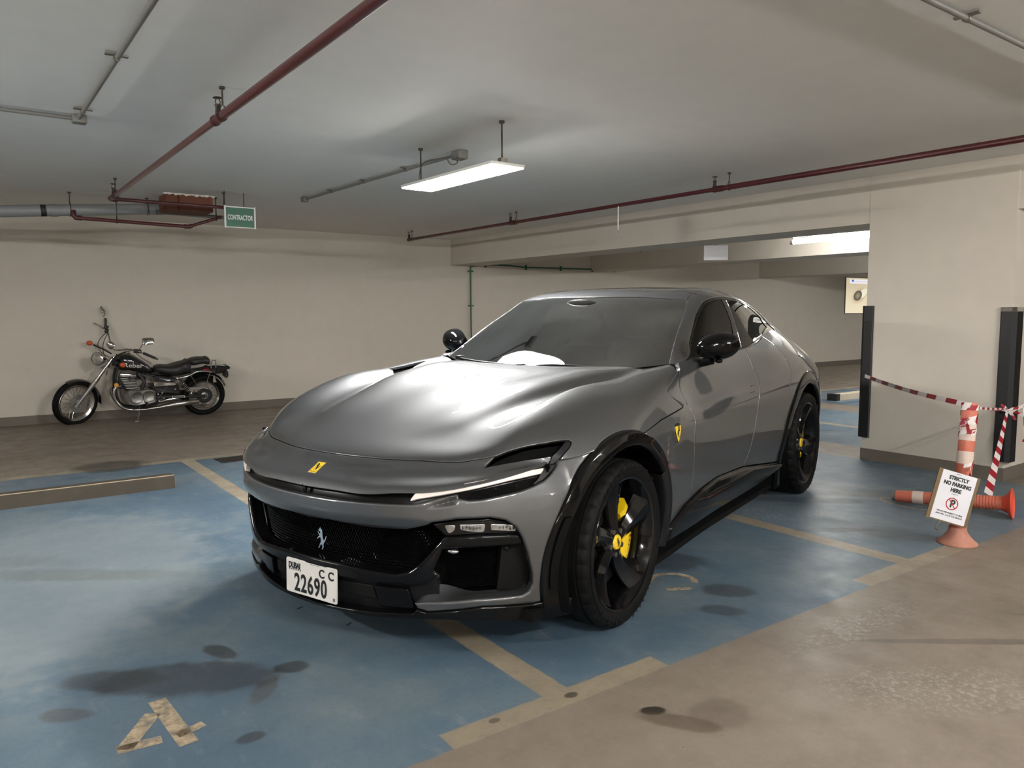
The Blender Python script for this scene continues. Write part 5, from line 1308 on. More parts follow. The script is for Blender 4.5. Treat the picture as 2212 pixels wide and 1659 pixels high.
def bprism(name, poly, y0, y1, mat, parent=BIKE, bevel=.012, smooth=6):
    P = smoothpoly(poly, smooth) if smooth else np.array([q[:2] for q in poly]); P = P - [BX, 0]
    c = P.mean(0); b = MB(); n = len(P); V = []; 
    for (y, k) in ((-y0, .0), (-y0, 1), (-y1, 1), (-y1, .0)):
        inner = y in (-y0, -y1) and k == 0.
        d = P - c; L = np.linalg.norm(d, axis=1, keepdims=True); Q = c + d * (1 - bevel / np.maximum(L, .02)) if k == 0. else P
        yy = y if k == 0. else (y - math.copysign(bevel, y0 - y1) * (-1 if y == -y0 else 1) * -1)
        V.append(np.c_[Q[:, 0], np.full(n, yy), Q[:, 1]])
    V = np.vstack(V); F = [(r * n + i, r * n + (i + 1) % n, (r + 1) * n + (i + 1) % n, (r + 1) * n + i) for r in range(3) for i in range(n)] + [tuple(range(n))[::-1], tuple(3 * n + i for i in range(n))]
    b.add(V, F); return b.build(name, mat, parent, sharp=50)
def blob(name, rows, mat, parent=BIKE, n=20, ex=2.4):
    """lofted body: rows of (x, z, half height, half width), capped"""
    V = []; 
    R = np.array(rows, float); t = chord(R[:, :2]); m = 24; R = nspline(t, R, np.linspace(0, t[-1], m))
    for x, z, h, w in R:
        for k in range(n):
            a = 2 * PI * k / n; c, s = math.cos(a), math.sin(a)
            V.append((x - BX, w * math.copysign(abs(c) ** (2 / ex), c), z + h * math.copysign(abs(s) ** (2 / ex), s)))
    F = [(i * n + k, i * n + (k + 1) % n, (i + 1) * n + (k + 1) % n, (i + 1) * n + k) for i in range(m - 1) for k in range(n)] + [tuple(range(n)), tuple((m - 1) * n + k for k in range(n))]
    return mk(name, V, F, mat, parent, recalc=True, sharp=60)
def bike_wheel(name, c, R, tw, rim, disc, sgn=-1, steer=0., lean=0., spoke_n=32):
    Mw = np.array([[1, 0, 0, 0], [0, 0, -1, 0], [0, 1, 0, 0], [0, 0, 0, 1.]])
    b = MB(); b.lathe([(rim, tw * .36), (rim + .006, tw * .40), (rim + .010, tw * .36), (rim - .006, tw * .20), (rim - .012, 0), (rim - .006, -tw * .20), (rim + .010, -tw * .36), (rim + .006, -tw * .40), (rim, -tw * .36), (rim - .02, -tw * .2), (rim - .022, 0), (rim - .02, tw * .2)], 56, Mw, True)
    w = b.build(name, M_bchr, BIKE); w.location = (c[0] - BX, 0, c[1]); w.rotation_euler = (lean, 0, steer)
    prof = []
    for k in range(20):
        a = 2 * PI * k / 20; prof.append(((R + rim) / 2 + .004 + ((R - rim) / 2) * math.cos(a), tw / 2 * math.sin(a)))
    MB().lathe(prof, 56, Mw, True).build('tyre', M_tyre, w)
    s = MB()
    for k in range(spoke_n):
        a = 2 * PI * k / spoke_n; d = .22 * (1 if k % 2 else -1); yy = .035 * (1 if (k // 2) % 2 else -1)
        s.tube([(.032 * math.cos(a + d * 4), yy, .032 * math.sin(a + d * 4)), ((rim - .01) * math.cos(a), yy * .2, (rim - .01) * math.sin(a))], .0022, 5)
    tag(s.build('spokes', M_bchr, w), kind='stuff')
    MB().lathe([(.0, -.06), (.02, -.06), (.022, -.045), (.04, -.04), (.04, .04), (.022, .045), (.02, .06), (0, .06)], 24, Mw).build('hub', M_balu, w)
    if disc:
        MB().lathe([(.06, .052), (disc, .052), (disc, .056), (.06, .056)], 40, Mw, True).build('brake_disc', M_balu, w)
    return w
fw = bike_wheel('front_wheel', (1.155, .272), .285, .085, .222, .115, steer=.46, lean=.05)
rw = bike_wheel('rear_wheel', (2.684, .274), .278, .115, .196, 0)
MB().lathe([(.05, .05), (.10, .05), (.105, .056), (.10, .062), (.05, .062)], 32, np.array([[1, 0, 0, 0], [0, 0, -1, 0], [0, 1, 0, 0], [0, 0, 0, 1.]]), True).build('sprocket', M_bsat, rw)
# fork
for y, mat in ((.085, 0), (-.085, 0)):
    dx = -.03 if y > 0 else .02
    bt('fork_tube', [(1.60 + dx, .83), (1.39 + dx, .53)], .0185, M_bchr, y); bt('fork_slider', [(1.41 + dx, .56), (1.36 + dx, .49), (1.15, .235)], [.027, .027, .02], M_balu, y)
bt('triple_clamp', [(1.59, .80, .11), (1.57, .80, 0), (1.60, .80, -.11)], .022, M_bsat); bt('triple_clamp', [(1.50, .70, .11), (1.47, .70, 0), (1.52, .70, -.11)], .024, M_balu)
bt('steering_head', [(1.66, .86), (1.60, .72)], .035, M_bsat)
# front fender following the steered wheel
rows = []
for k in range(17):
    a = math.radians(114 - 122 * k / 16); r = .305; rows.append([(r * math.cos(a) + (0 if True else 0), y, r * math.sin(a) - abs(y) ** 2 * 6) for y in np.linspace(-.058, .058, 9)])
V, F = gridmesh(np.array(rows)); mk('front_fender', V, F, M_bblk, fw, recalc=True)
# headlight
hx, hz = 1.415, .825
hm = frame((hx - BX, -.03, hz), (.66, -.75, 0), (.05, 0, 1)); Hn = np.array(hm)      # z axis points forwards
b = MB(); b.lathe([(.0, -.10), (.04, -.095), (.07, -.06), (.083, -.01), (.086, .01), (.080, .018)], 32, Hn); hl_ = b.build('headlight', M_bchr, BIKE)
b = MB(); b.lathe([(.0, .034), (.03, .032), (.06, .025), (.079, .012)], 32, Hn); b.build('lens', simple('headlight_lens', (.55, .54, .50), .12, .6, vary=.25, scale=20), hl_)
bt('headlight_bracket', [(1.50, .80, .07), (1.42, .80, .085)], .010, M_bchr)
# indicators
for (x, z, y, sx) in ((1.36, .985, -.22, 0), (1.667, .766, .20, 0)):
    o = bp([(x, z)], y)[0]; MB().sphere(o, .033, 14, 10, (1.15, .9, 1)).build('indicator', M_amber, BIKE)
bt('indicator_stalk', [(1.40, .965, -.20), (1.50, .92, -.10), (1.57, .88, 0)], .010, M_bsat); bt('indicator_stalk', [(1.65, .775, .18), (1.58, .81, .09)], .010, M_bsat)
o = bp([(1.60, .497)], .12)[0]; MB().cyl(o, o + [0, -.014, 0], .026, n=16).build('side_reflector', M_ambr2, BIKE); bt('reflector_stay', [(1.60, .497, .115), (1.60, .60, .05)], .006, M_bsat)
# gauge, bars
o = bp([(1.575, .985)], .0)[0]; gm = np.array(frame(tuple(o), (0, 1, 0), (.6, 0, .6))); b = MB(); b.lathe([(0, -.06), (.03, -.06), (.046, -.03), (.048, .02), (.044, .028), (0, .026)], 24, gm); b.build('gauge', M_bchr, BIKE)
bt('handlebar', [(1.56, 1.20, -.33), (1.575, 1.13, -.27), (1.585, .99, -.12), (1.60, .93, -.03), (1.62, .93, .05), (1.70, .965, .20), (1.80, .965, .30), (1.86, .945, .36)], .0115, M_bchr, smooth_n=36)
bt('grip', [(1.875, .94, .37), (2.0, .885, .46)], .0165, M_bsat); bt('bar_end', [(2.0, .885, .46), (2.02, .877, .475)], .013, M_bchr)
bt('grip', [(1.56, 1.19, -.32), (1.572, 1.27, -.40)], .0175, M_bsat)
for (P, y) in (([(1.78, .962), (1.86, .95)], .31), ([(1.55, 1.15), (1.575, 1.20)], -.28)): bt('switch_housing', P, .026, M_bsat, y)
bt('brake_master', [(1.54, 1.14, -.24), (1.58, 1.13, -.24)], .028, M_bsat)
bt('lever', [(1.80, .93, .33), (1.86, .88, .42), (1.94, .825, .50)], .006, M_balu); bt('lever', [(1.53, 1.16, -.27), (1.49, 1.19, -.33), (1.44, 1.215, -.40)], .006, M_balu)
for P in ([(1.75, .955, .26), (1.66, .90, .15), (1.60, .80, .04), (1.62, .68, .02)], [(1.57, 1.10, -.24), (1.50, .98, -.12), (1.50, .85, -.02), (1.56, .75, 0)], [(1.56, 1.12, -.22), (1.44, 1.0, -.10), (1.46, .90, 0), (1.55, .84, .02)], [(1.70, .94, .22), (1.60, .86, .12), (1.53, .74, .1), (1.50, .62, .06)]): bt('control_cable', P, .0045, M_bsat, smooth_n=20, n=6)
# mirrors
mm = bprism('mirror', [(1.852, 1.125, 1), (1.87, 1.137), (1.97, 1.137), (1.988, 1.125), (1.992, 1.075), (1.975, 1.062), (1.88, 1.055), (1.862, 1.065)], .40, .425, M_bchr, smooth=4); bt('mirror_stalk', [(1.835, .96, .33), (1.838, .99, .35), (1.862, 1.06, .41)], .0055, M_bchr)
mm = bprism('mirror', [(1.515, 1.44), (1.535, 1.42), (1.562, 1.37), (1.558, 1.325), (1.545, 1.31), (1.525, 1.35), (1.51, 1.40)], -.36, -.34, M_bchr, smooth=4); bt('mirror_stalk', [(1.552, 1.19, -.30), (1.556, 1.25, -.33), (1.548, 1.315, -.35)], .0055, M_bchr)
# tank, seats, covers
tank = blob('fuel_tank', [(1.61, .755, .06, .045), (1.66, .765, .10, .10), (1.74, .775, .115, .135), (1.84, .745, .105, .14), (1.94, .70, .080, .12), (2.03, .655, .045, .07), (2.065, .64, .02, .03)], M_bblk)
text_mesh('tank_lettering', 'Rebel', .075, M_bchr, tank, frame((1.79 - BX, -.1405, .742), (1, 0, -.10), (.10, 0, 1)), .0008, .0006, 1.25)
blob('tank_cap', [(1.735, .885, .012, .03), (1.76, .893, .014, .036), (1.785, .885, .012, .03)], M_bchr)
blob('seat', [(2.065, .665, .035, .07), (2.12, .665, .05, .11), (2.24, .645, .065, .14), (2.36, .66, .08, .15), (2.45, .685, .085, .14), (2.50, .69, .06, .11), (2.51, .69, .03, .06)], M_vinyl, ex=3)
blob('pillion_seat', [(2.485, .745, .03, .07), (2.53, .745, .045, .10), (2.62, .755, .048, .11), (2.70, .755, .05, .105), (2.75, .745, .035, .08), (2.76, .74, .015, .04)], M_vinyl, ex=3)
rows = []
for k in range(21):
    a = math.radians(175 - 150 * k / 20 - 5); r = .318 if k > 2 else .31; rows.append([(2.684 - BX + r * math.cos(a), y, .274 + r * 1.06 * math.sin(a) - y * y * 7) for y in np.linspace(-.075, .075, 9)])
V, F = gridmesh(np.array(rows)); mk('rear_fender', V, F, M_bblk, BIKE, recalc=True)
bprism('tail_section', [(2.50, .66, 1), (2.76, .69), (2.90, .685), (2.985, .665), (3.0, .645), (2.93, .60), (2.86, .575), (2.70, .60), (2.50, .60, 1)], .07, -.07, M_bblk)
bprism('tail_light', [(2.95, .672), (3.005, .668), (3.02, .635), (2.96, .63)], .05, -.05, M_bsat); bprism('number_plate_holder', [(2.955, .62), (2.985, .60), (2.99, .53), (2.965, .505), (2.95, .55)], .07, -.07, M_bsat)
b = MB().box((2.665 - BX, -.079, .625), (2.735 - BX, -.074, .648)); b.build('side_reflector', M_redl, BIKE)
bprism('side_cover', [(2.02, .585, 1), (2.12, .595), (2.27, .565), (2.315, .535), (2.30, .51), (2.03, .525, 1)], .135, .10, M_bblk); bprism('side_cover', [(2.03, .505, 1), (2.30, .495), (2.305, .47), (2.28, .455), (2.04, .455, 1)], .13, .10, M_bchr)
bprism('battery_box', [(2.0, .45, 1), (2.34, .45, 1), (2.36, .36, 1), (2.10, .36, 1)], .10, -.10, M_bsat)
bt('sissy_bar', [(2.76, .655, .09), (2.765, .745, .09), (2.775, .762, .085), (2.82, .762, .08), (2.828, .74, .08), (2.825, .66, .08)], .009, M_bchr)
bt('fender_rail', [(2.315, .548), (2.42, .562), (2.47, .575), (2.54, .612), (2.76, .61)], .013, M_bchr, .13, smooth_n=20)
bt('fender_stay', [(2.52, .60, .12), (2.50, .56, .12), (2.54, .50, .10), (2.56, .46, .09)], .006, M_bchr); bt('fender_stay', [(2.74, .60, .12), (2.71, .50, .11), (2.69, .41, .10)], .006, M_bchr)
bt('rear_indicator', [(2.79, .56, .12), (2.79, .47, .14)], [.012, .03], M_bchr)
sh_ = bt('shock_absorber', [(2.345, .545), (2.475, .345)], .017, M_bsat, .15)
sp_ = []
for k in range(120):
    t = k / 119; a = 2 * PI * 8 * t; c = np.array([2.36 + .10 * t, .525 - .155 * t]); sp_.append((c[0] + .026 * math.cos(a) * .85, c[1] + .026 * math.cos(a) * .5, .15 + .026 * math.sin(a)))
bt('spring', sp_, .0045, M_bchr, n=6, parent=sh_)
bt('shock_mount', [(2.33, .555), (2.35, .55)], .024, M_bchr, .16); bt('shock_mount', [(2.47, .35), (2.485, .335)], .024, M_bchr, .16)
# engine
eng = bprism('crankcase', [(1.70, .40), (1.84, .42), (2.04, .405), (2.06, .33), (2.05, .25), (1.96, .22), (1.78, .225), (1.71, .28)], .12, -.12, M_balu)
bprism('crank_cover', [(1.775, .37), (1.84, .395), (1.89, .375), (1.90, .30), (1.87, .255), (1.81, .25), (1.77, .29)], .15, .115, M_balu, eng); bprism('sprocket_cover', [(1.915, .385), (1.98, .40), (2.03, .38), (2.035, .30), (2.0, .265), (1.93, .265)], .15, .115, M_balu, eng)
for k in range(7):
    c = np.array([1.80 - .022 * k * .45, .43 + .022 * k]); R_b = Ry(.12)
    MB().box((c[0] - BX - .085, -.10, c[1] - .006), (c[0] - BX + .085, .10, c[1] + .006), R_b, bevel=.003).build('cylinder_fin', M_balu, eng)
MB().box((1.64 - BX, -.06, .42), (1.84 - BX, .06, .60), Ry(.12), bevel=.01).build('cylinder', M_bsat, eng)
MB().box((1.645 - BX, -.105, .575), (1.835 - BX, .105, .63), Ry(.14), bevel=.014).build('cylinder_head', M_bchr, eng)
MB().box((1.66 - BX, -.115, .59), (1.72 - BX, .115, .615), Ry(.14), bevel=.01).build('rocker_cover', M_balu, eng)
bt('spark_plug_cap', [(1.76, .60, .10), (1.765, .54, .115)], .014, M_bsat); bt('intake', [(1.86, .60, .0), (1.96, .57, .0)], .055, M_bsat); bt('air_box', [(1.88, .60, .06), (1.93, .50, .09), (1.90, .43, .09)], .022, M_bsat, smooth_n=10)
# frame
bt('frame_tube', [(1.64, .72), (1.61, .62), (1.60, .45), (1.63, .28), (1.70, .19), (1.85, .165), (2.06, .18), (2.10, .23)], .016, M_bsat, .06, smooth_n=40)
bt('frame_tube', [(1.64, .72), (1.61, .62), (1.60, .45), (1.63, .28), (1.70, .19), (1.85, .165), (2.06, .18), (2.10, .23)], .016, M_bsat, -.06, smooth_n=40)
bt('frame_tube', [(1.66, .74), (1.85, .66), (2.05, .60), (2.35, .575), (2.60, .62)], .018, M_bsat, smooth_n=20)
bt('frame_tube', [(2.29, .53), (2.05, .225)], .014, M_bsat, .09); bt('swing_arm', [(2.06, .30), (2.36, .285), (2.684, .274)], .018, M_bsat, .085); bt('swing_arm', [(2.06, .30), (2.684, .274)], .018, M_bsat, -.085)
bprism('chain_guard', [(2.05, .412, 1), (2.40, .405), (2.62, .415), (2.72, .40), (2.74, .37), (2.66, .385), (2.50, .375), (2.05, .388, 1)], .085, .065, M_bchr)
bprism('chain_cover', [(2.255, .305, 1), (2.42, .302, 1), (2.425, .278, 1), (2.26, .282, 1)], .10, .09, M_plate, smooth=0)
bprism('bracket', [(2.46, .38, 1), (2.56, .385, 1), (2.53, .33, 1)], .10, .09, M_bchr, smooth=0)
# exhausts
ex = bt('exhaust_header', [(1.655, .47, .06), (1.60, .455, .08), (1.575, .40, .09), (1.585, .31, .09), (1.635, .225, .09), (1.71, .172, .09), (1.83, .150, .10), (1.97, .158, .12), (2.12, .18, .14)], .0205, M_bchr, smooth_n=40, n=14)
bt('muffler', [(2.08, .172, .14), (2.16, .185, .145), (2.25, .20, .15), (2.40, .212, .15), (2.57, .224, .15), (2.585, .225, .15)], [.022, .028, .035, .037, .033, .026], M_bchr, n=18)
bt('exhaust_header', [(1.655, .47, -.06), (1.60, .455, -.08), (1.575, .40, -.09), (1.585, .31, -.09), (1.635, .225, -.09), (1.71, .172, -.09), (1.97, .158, -.12), (2.20, .19, -.14)], .0205, M_bchr, smooth_n=40, n=14)
bt('muffler', [(2.12, .18, -.14), (2.25, .20, -.15), (2.60, .226, -.15)], [.022, .036, .03], M_bchr, n=18)
# pegs, stand
bt('footpeg', [(1.95, .24, .10), (1.93, .235, .25)], .014, M_bsat); bt('gear_lever', [(1.95, .235, .15), (1.82, .215, .16), (1.79, .225, .20)], .007, M_bsat)
bt('side_stand', [(1.87, .19, .06), (1.845, .10, .16), (1.81, .032, .245)], [.011, .010, .009], M_balu); bt('stand_foot', [(1.79, .033, .24), (1.83, .033, .25)], .012, M_balu)
for (x, z) in ((2.09, .345), (2.14, .36), (2.16, .285), (2.10, .25), (2.30, .40)):
    o = bp([(x, z)], .10)[0]; MB().cyl(o, o + [0, -.012, 0], .010, n=10).build('bolt', M_bchr, BIKE)
# ------------------------------------------------------------------ bollards, tape, notices, guards by the pillar
def bollard_mat():
    m = NT('faded_orange_plastic'); n = m.noise(3, 4); X, Y, Z = m.xyz()
    c = m.mix(n, lin(186, 96, 74), lin(204, 116, 94)); c = m.mix(m.rng(m.noise(14, 5, .7), .55, .75, 0, .45), c, lin(190, 152, 136))
    m.set(color=c, rough=.5); return m.m
M_or = bollard_mat(); M_or2 = simple('bright_orange_plastic', lin(226, 84, 62), .4, 0, vary=.05)
M_refw = simple('worn_white_reflective', lin(216, 196, 184), .4, 0, vary=.10, scale=18)
M_dusty = simple('dusty_orange_rubber', lin(178, 122, 104), .7, 0, vary=.10, scale=10)
M_tapew = simple('tape_white', lin(226, 218, 214), .4, 0, vary=.03); M_taper = simple('tape_red', lin(150, 26, 40), .4, 0, vary=.05)
M_paper = simple('printed_paper', lin(226, 226, 232), .6, 0, vary=.012); M_brown = simple('brown_tape_board', lin(112, 92, 62), .55, 0, vary=.1)
M_ink = simple('black_ink', (.02, .02, .02), .6, 0); M_inkr = simple('red_ink', lin(176, 34, 36), .6, 0)

def tape_ribbon(parent, P, w=.05, n=60, stripe=.085, twist=0., up=(0, 0, 1), name='tape_strip', sag=0., taper=1.):
    """red and white barrier tape: one strip with alternating slanted fields"""
    P = np.asarray(P, float); C = curve3(P, n) if len(P) > 2 else np.linspace(P[0], P[1], n)
    if sag: C[:, 2] -= sag * 4 * np.linspace(0, 1, n) * (1 - np.linspace(0, 1, n))
    t = chord(C); T = np.gradient(C, axis=0); T /= np.linalg.norm(T, axis=1, keepdims=True)
    V = []; F = []; mi = []; k = max(2, int(round(t[-1] / stripe))); m = k * 5
    for j in range(m + 1):
        for e in (-1, 1):
            s_ = min(max(t[-1] * j / m + (w * .4 if e > 0 else -w * .4), 0), t[-1]); c = np.array([np.interp(s_, t, C[:, q]) for q in range(3)]); d = np.array([np.interp(s_, t, T[:, q]) for q in range(3)])
            u = np.array(up, float); u = u - d * (u @ d); u /= np.linalg.norm(u); v = np.cross(d, u); a = twist * s_
            V.append(c + (u * math.cos(a) + v * math.sin(a)) * w / 2 * e * (taper + (1 - taper) * j / m))
    for j in range(m): F.append((2 * j, 2 * j + 1, 2 * j + 3, 2 * j + 2)); mi.append((j // 5) % 2)
    o = mk(name, V, F, M_tapew, parent); o.data.materials.append(M_taper); o.data.polygons.foreach_set('material_index', mi); return o
def place(M, V): M = np.array(M); return np.asarray(V, float) @ M[:3, :3].T + M[:3, 3]

def bollard(name, label, base, axis, tilt_base=True, open_base=False):
    t = thing(name, label, 'bollard', tuple(base))
    z = Vector(axis).normalized(); x = Vector((0, 1, 0)).cross(z).normalized(); y = z.cross(x)
    M = np.array(((x.x, y.x, z.x, 0), (x.y, y.y, z.y, 0), (x.z, y.z, z.z, 0), (0, 0, 0, 1.)))
    Mf = M if not tilt_base else np.eye(4)
    def L(nm, prof, mat, MM=M, n=28, closed=False): return MB().lathe(prof, n, MM, closed).build(nm, mat, t, sharp=35)
    return t, M, L
# standing bollard
t, M, L = bollard('flexible_bollard', 'standing faded orange bollard wrapped in red and white tape', (4.765, 2.06, 0), (.11, .014, .83))
I4 = np.eye(4)
L('foot_flange', [(0, 0), (.108, 0), (.110, .004), (.108, .009), (.095, .018), (.078, .035), (.062, .055), (.050, .075), (.046, .10)], M_dusty, I4, 36)
L('post', [(.045, .075), (.044, .16), (.0435, .30), (.0435, .5), (.043, .82), (.040, .838), (.0, .842)], M_or)
L('glow_band', [(.0442, .30), (.0446, .31), (.0446, .375), (.0442, .385)], M_or2)
L('reflective_band', [(.0440, .475), (.0445, .48), (.0445, .545), (.0440, .55)], M_refw); L('reflective_band', [(.0440, .615), (.0446, .62), (.0446, .705), (.0440, .71)], M_refw)
def wrap(t, M, z0, z1, turns, r, ph=0., w=.035, stripe=.06):
    P = [place(M, [(r * math.cos(ph + 2 * PI * turns * k / 40), r * math.sin(ph + 2 * PI * turns * k / 40), z0 + (z1 - z0) * k / 40)])[0] for k in range(41)]
    tape_ribbon(t, P, w, 80, stripe, up=tuple(np.array(M)[:3, 2]))
for (a, b_, tu, ph, w) in ((.80, .825, 1.6, 0, .03), (.70, .81, 1.2, 1.2, .035), (.78, .66, -1.4, 2.0, .03), (.66, .74, 1.1, 3.9, .03), (.63, .70, 1.0, .4, .025), (.46, .53, .7, 3.4, .02), (.26, .275, 1.2, 0, .012)): wrap(t, M, a, b_, tu, .047, ph, w, .05)
for q in ([(-.02, -.047, .46), (-.05, -.055, .43), (-.05, -.06, .40)], [(.045, -.02, .70), (.05, -.02, .60), (.045, -.03, .48)], [(-.047, -.01, .78), (-.055, -.02, .70), (-.045, -.03, .65)]): tape_ribbon(t, [place(M, [p_])[0] for p_ in q], .018, 16, .09)
# lying bollard
A = np.array((5.44, 2.79, .046)); Bf = np.array((5.635, 2.10, .098)); ax = A - Bf
t, M, L = bollard('flexible_bollard', 'fallen orange bollard lying on the blue floor', tuple(Bf), tuple(ax)); LL = np.linalg.norm(ax)
L('foot_flange', [(0, .012), (.085, .010), (.098, .002), (.102, -.002), (.102, .006), (.09, .018), (.065, .03), (.048, .06)], M_or2, M, 40)
fb = MB()
for k in range(24):
    a = 2 * PI * k / 24; 
    for r0 in (.05, .075): fb.add(place(M, [(r0 * math.cos(a), r0 * math.sin(a), -.001), ((r0 + .022) * math.cos(a + .13), (r0 + .022) * math.sin(a + .13), -.001), ((r0 + .022) * math.cos(a + .17), (r0 + .022) * math.sin(a + .17), -.001), (r0 * math.cos(a + .04), r0 * math.sin(a + .04), -.001)]), [(0, 1, 2, 3)])
tag(fb.build('flange_pattern', M_dusty, t, recalc=False), kind='stuff')
pr = [(.046, .05)]
for k in range(12): pr += [(.0475, .085 + .018 * k), (.0475, .094 + .018 * k), (.0435, .096 + .018 * k), (.0435, .101 + .018 * k)]
L('post', pr + [(.044, .32), (.0435, .5), (.043, LL - .03), (.040, LL - .01), (.025, LL - .004)], M_or)
for z0, z1 in ((.40, .47), (.53, .60)): L('reflective_band', [(.0440, z0), (.0446, z0 + .003), (.0446, z1 - .003), (.0440, z1)], M_refw)
L('end_cap', [(.034, LL - .012), (.034, LL + .012), (.03, LL + .016), (0, LL + .016)], M_grey); wrap(t, M, .33, .30, 1.5, .047, 0, .03, .05)

# notice board hung on the standing bollard
R3 = np.array((.810, -.586, -.0024)); U3 = np.array((.056, .073, .9958)); W3 = np.array((.5838, .8067, -.0922))
c = np.array((4.655, 2.045, .292)); ex = R3 * 82 - U3 * 24; ey = R3 * 17 + U3 * 103
ex /= np.linalg.norm(ex); ey = ey / np.linalg.norm(ey); MN = frame(tuple(c), tuple(ex), tuple(ey))
sg = thing('notice_board', 'no parking notice on a brown board against the orange bollard', 'notice', tuple(c)); MNl = MN.copy(); MNl.translation = (0, 0, 0)
def nb(name, x0, x1, y0, y1, z0, z1, mat):
    b = MB().box((x0, y0, z0), (x1, y1, z1)); b.V = [place(MNl, v) for v in b.V]; return b.build(name, mat, sg, smooth=False)
nb('board', -.122, .122, -.150, .150, -.012, -.004, M_brown); nb('paper', -.100, .106, -.143, .148, -.004, -.002, M_paper)
nb('edge_tape', -.124, -.102, -.151, .151, -.003, -.0018, M_brown); nb('edge_tape', .108, .124, -.151, .151, -.003, -.0018, M_brown)
nb('staple', -.02, .012, .138, .1405, -.002, -.001, M_grey)
def nt(s, size, x, y, bold=0., xs=1., mat=M_ink): return text_mesh('lettering', s, size, mat, sg, MNl @ Matrix.Translation((x, y, -.0014)), .0003, bold, xs)
nt('STRICTLY', .030, .004, .112, .0017, .90); nt('NO PARKING', .030, .004, .077, .0017, .90); nt('HERE', .030, .004, .043, .0017, .90)
nt('(PENALTY)', .008, .004, .020, 0, 1.); nt('VIOLATORS SUBJECT TO FINE', .0115, .004, -.092, .0003, 1.); nt('AND WILL LOCK THE VEHICLE', .0115, .004, -.108, .0003, 1.)
nt('P', .062, .006, -.037, .0025, .9)
b = MB(); b.lathe([(.031, -.0016), (.031, -.0006), (.0365, -.0006), (.0365, -.0016)], 40, np.array(MNl @ Matrix.Translation((.003, -.036, 0))), True); b.build('prohibition_ring', M_inkr, sg, smooth=False)
b = MB().box((-.0025, -.032, -.0006), (.0025, .032, .0), Rz(.78)); b.V = [place(MNl @ Matrix.Translation((.003, -.036, 0)), v) for v in b.V]; b.build('prohibition_bar', M_inkr, sg, smooth=False)
MB().tube([place(MNl, [(-.03, -.15, -.008)])[0], place(MNl, [(-.045, -.18, -.01)])[0], place(MNl, [(-.05, -.20, 0)])[0], place(MNl, [(-.04, -.205, .01)])[0]], .003, 6).build('hook_wire', M_zinc, sg)

# corner guards on the pillar
def guard(label, y0, y1, z0, z1, corner):
    t = thing('corner_guard', label, 'corner guard', (6.826, (y0 + y1) / 2, z0)); yc = (y0 + y1) / 2; h = z1 - z0
    pl_ = MB(); 
    if corner < 0: P = [(-.026, .065), (-.022, .065), (-.018, -.045), (.10, -.055), (.10, -.060), (-.018, -.062), (-.026, -.050)]
    else: P = [(-.022, -.05), (-.028, -.045), (-.028, .045), (-.018, .062), (.10, .058), (.10, .030), (-.006, .030), (-.004, -.05)]
    if corner < 0:
        prof = [(-.003, .066), (-.016, .066), (-.022, .058), (-.024, -.035), (-.012, -.064), (.10, -.068), (.104, -.058), (.10, -.052), (-.003, -.008 - .002)]
        prof = [(-.003, .066), (-.016, .066), (-.022, .058), (-.024, -.020), (-.012, -.056), (.09, -.058), (.094, -.052), (.09, -.0095), (-.003, -.0095)]
        prof = [(p[0], p[1] + 0) for p in prof]
    else:
        prof = [(-.003, -.052), (-.016, -.052), (-.022, -.046), (-.024, .030), (-.012, .052), (.09, .052), (.094, .046), (.09, .0265), (-.003, .0265)]
    MB().prism(prof, 0, h, 2).build('rubber_profile', M_black_rub, t, smooth=False)
    for zz in (.15, h / 2, h - .15): MB().cyl((-.026, 0 + .01 * corner, zz), (-.020, .01 * corner, zz), .007, n=10).build('screw', M_satin, t)
    return t, prof, h
guard('black rubber corner guard on the pillar edge, tape tied to it', 3.765, 3.867, .21, 1.43, 1)
tg, prof, h = guard('black rubber corner guard on the pillar, clear film on top', 2.572, 2.705, .16, 1.375, -1)
M_film = glass_material('clear_film', (.9, .9, .9)); MB().prism([(p[0] * 1.02, p[1] * 1.02) for p in prof], h, h + .035, 2).build('clear_film', M_film, tg, smooth=False)
# tape runs
t = thing('barrier_tape', 'red and white tape strung from the left guard to the bollard', 'tape', (6.79, 3.80, .78)); o = np.array((6.79, 3.80, .78))
tape_ribbon(t, np.array([(6.795, 3.815, .785), (5.85, 2.95, .78), (4.91, 2.10, .815)]) - o, .032, 60, .19, up=(.1, .05, 1))
t = thing('barrier_tape', 'red and white tape from the bollard to the knot on the right guard', 'tape', (6.78, 2.60, .58)); o = np.array((6.78, 2.60, .58))
tape_ribbon(t, np.array([(4.92, 2.07, .80), (5.8, 2.33, .70), (6.775, 2.60, .60)]) - o, .016, 60, .14, up=(.1, .05, 1))
for q in ((.02, -.07, .03), (.0, -.12, -.03), (-.03, .09, .0), (.02, -.05, -.07), (-.02, .05, .05)): tape_ribbon(t, [(0, 0, 0), tuple(np.array(q) * .5 + (0, 0, .01)), q], .02, 14, .05)
t = thing('barrier_tape', 'striped tape hanging from the knot down to the fallen bollard', 'tape', (6.76, 2.60, .58)); o = np.array((6.76, 2.60, .58))
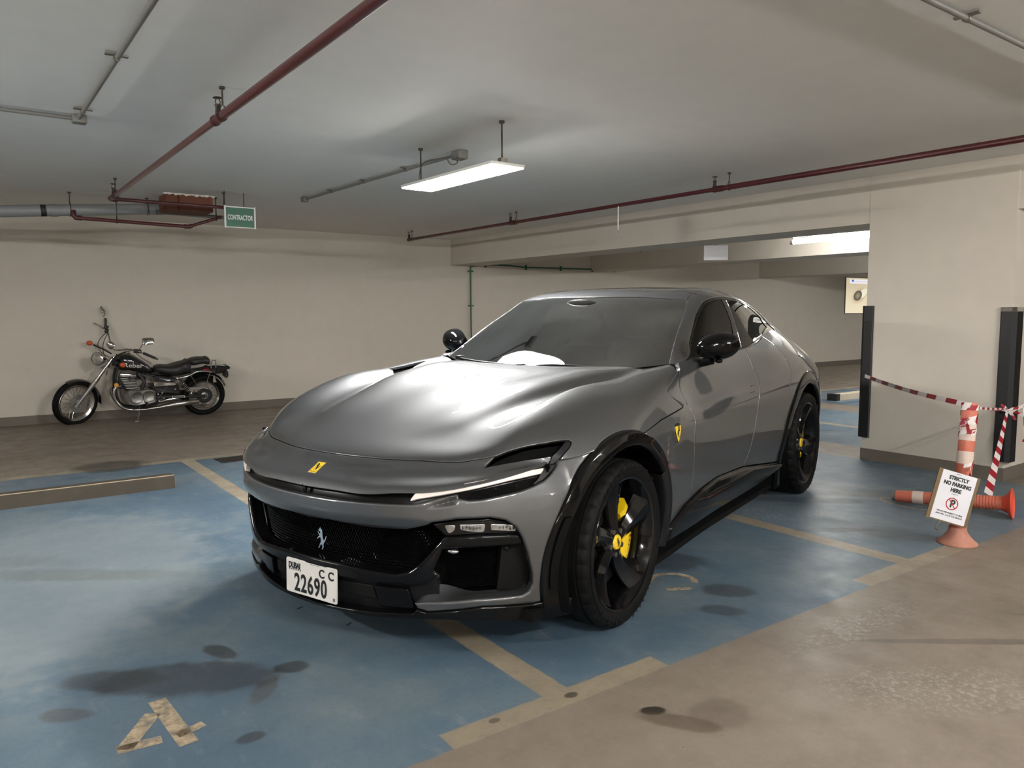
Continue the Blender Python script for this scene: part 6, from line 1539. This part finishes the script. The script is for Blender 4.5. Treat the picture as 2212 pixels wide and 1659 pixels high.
tape_ribbon(t, np.array([(6.765, 2.60, .58), (6.3, 2.46, .36), (5.75, 2.30, .10)]) - o, .055, 60, .075, up=(.8, -.58, 0), taper=.3)
t = thing('barrier_tape', 'loose tape ends leading off from the knot past the pillar', 'tape', (6.9, 2.52, .6)); o = np.array((6.9, 2.52, .6))
tape_ribbon(t, np.array([(6.785, 2.575, .585), (6.94, 2.50, .645), (7.5, 2.2, .70)]) - o, .025, 30, .12)
tape_ribbon(t, np.array([(6.90, 2.53, .63), (6.90, 2.52, .53), (6.925, 2.52, .44), (6.935, 2.52, .34), (6.915, 2.52, .32), (6.905, 2.52, .36)]) - o, .03, 30, .09, up=(.8, -.58, 0))

# hanging signs
M_sgreen = simple('green_sign_face', lin(10, 92, 60), .35, 0, vary=.08, scale=5)
t = thing('hanging_sign', 'green and white contractor sign hanging from the red pipe', 'sign', (2.405, 8.04, 2.35))
MB().box((-.155, -.006, -.108), (.155, .006, .104)).build('panel', M_white, t, smooth=False); MB().box((-.140, -.008, -.100), (.140, -.005, .092)).build('green_face', M_sgreen, t, smooth=False)
text_mesh('lettering', 'CONTRACTOR', .070, M_white, t, frame((0, -.0085, -.008), (1, 0, 0), (0, 0, 1)), .0006, .0012, .52)
for s in (-1, 1): MB().box((s * .150 - .006, -.009, -.112), (s * .150 + .006, .009, .11)).build('side_channel', M_white, t, smooth=False)
MB().cyl((-.15, 0, .10), (-.15, .0, ZC - 2.35), .005, n=8).cyl((.05, .03, .09), (.05, .03, ZC - 2.35), .004, n=8).build('hanging_rod', M_dkst, t)
t = thing('hanging_sign', 'thin white sign seen edge on under the red pipe', 'sign', (5.60, 5.86, 2.33), .80)
MB().box((-.17, -.004, -.125), (.17, .004, .115)).build('panel', M_white, t, smooth=False); MB().cyl((0, 0, .11), (0, 0, .1245), .006, n=6).build('hanger', M_dkst, t)
t = thing('hanging_sign', 'small blank white notice hanging from the far red pipe', 'sign', (8.7, 7.13, 2.212), -.75)
MB().box((-.165, -.004, -.105), (.165, .004, .098)).build('panel', M_paper, t, smooth=False); MB().cyl((0, 0, .095), (0, 0, .1085), .006, n=6).build('hanger', M_dkst, t)
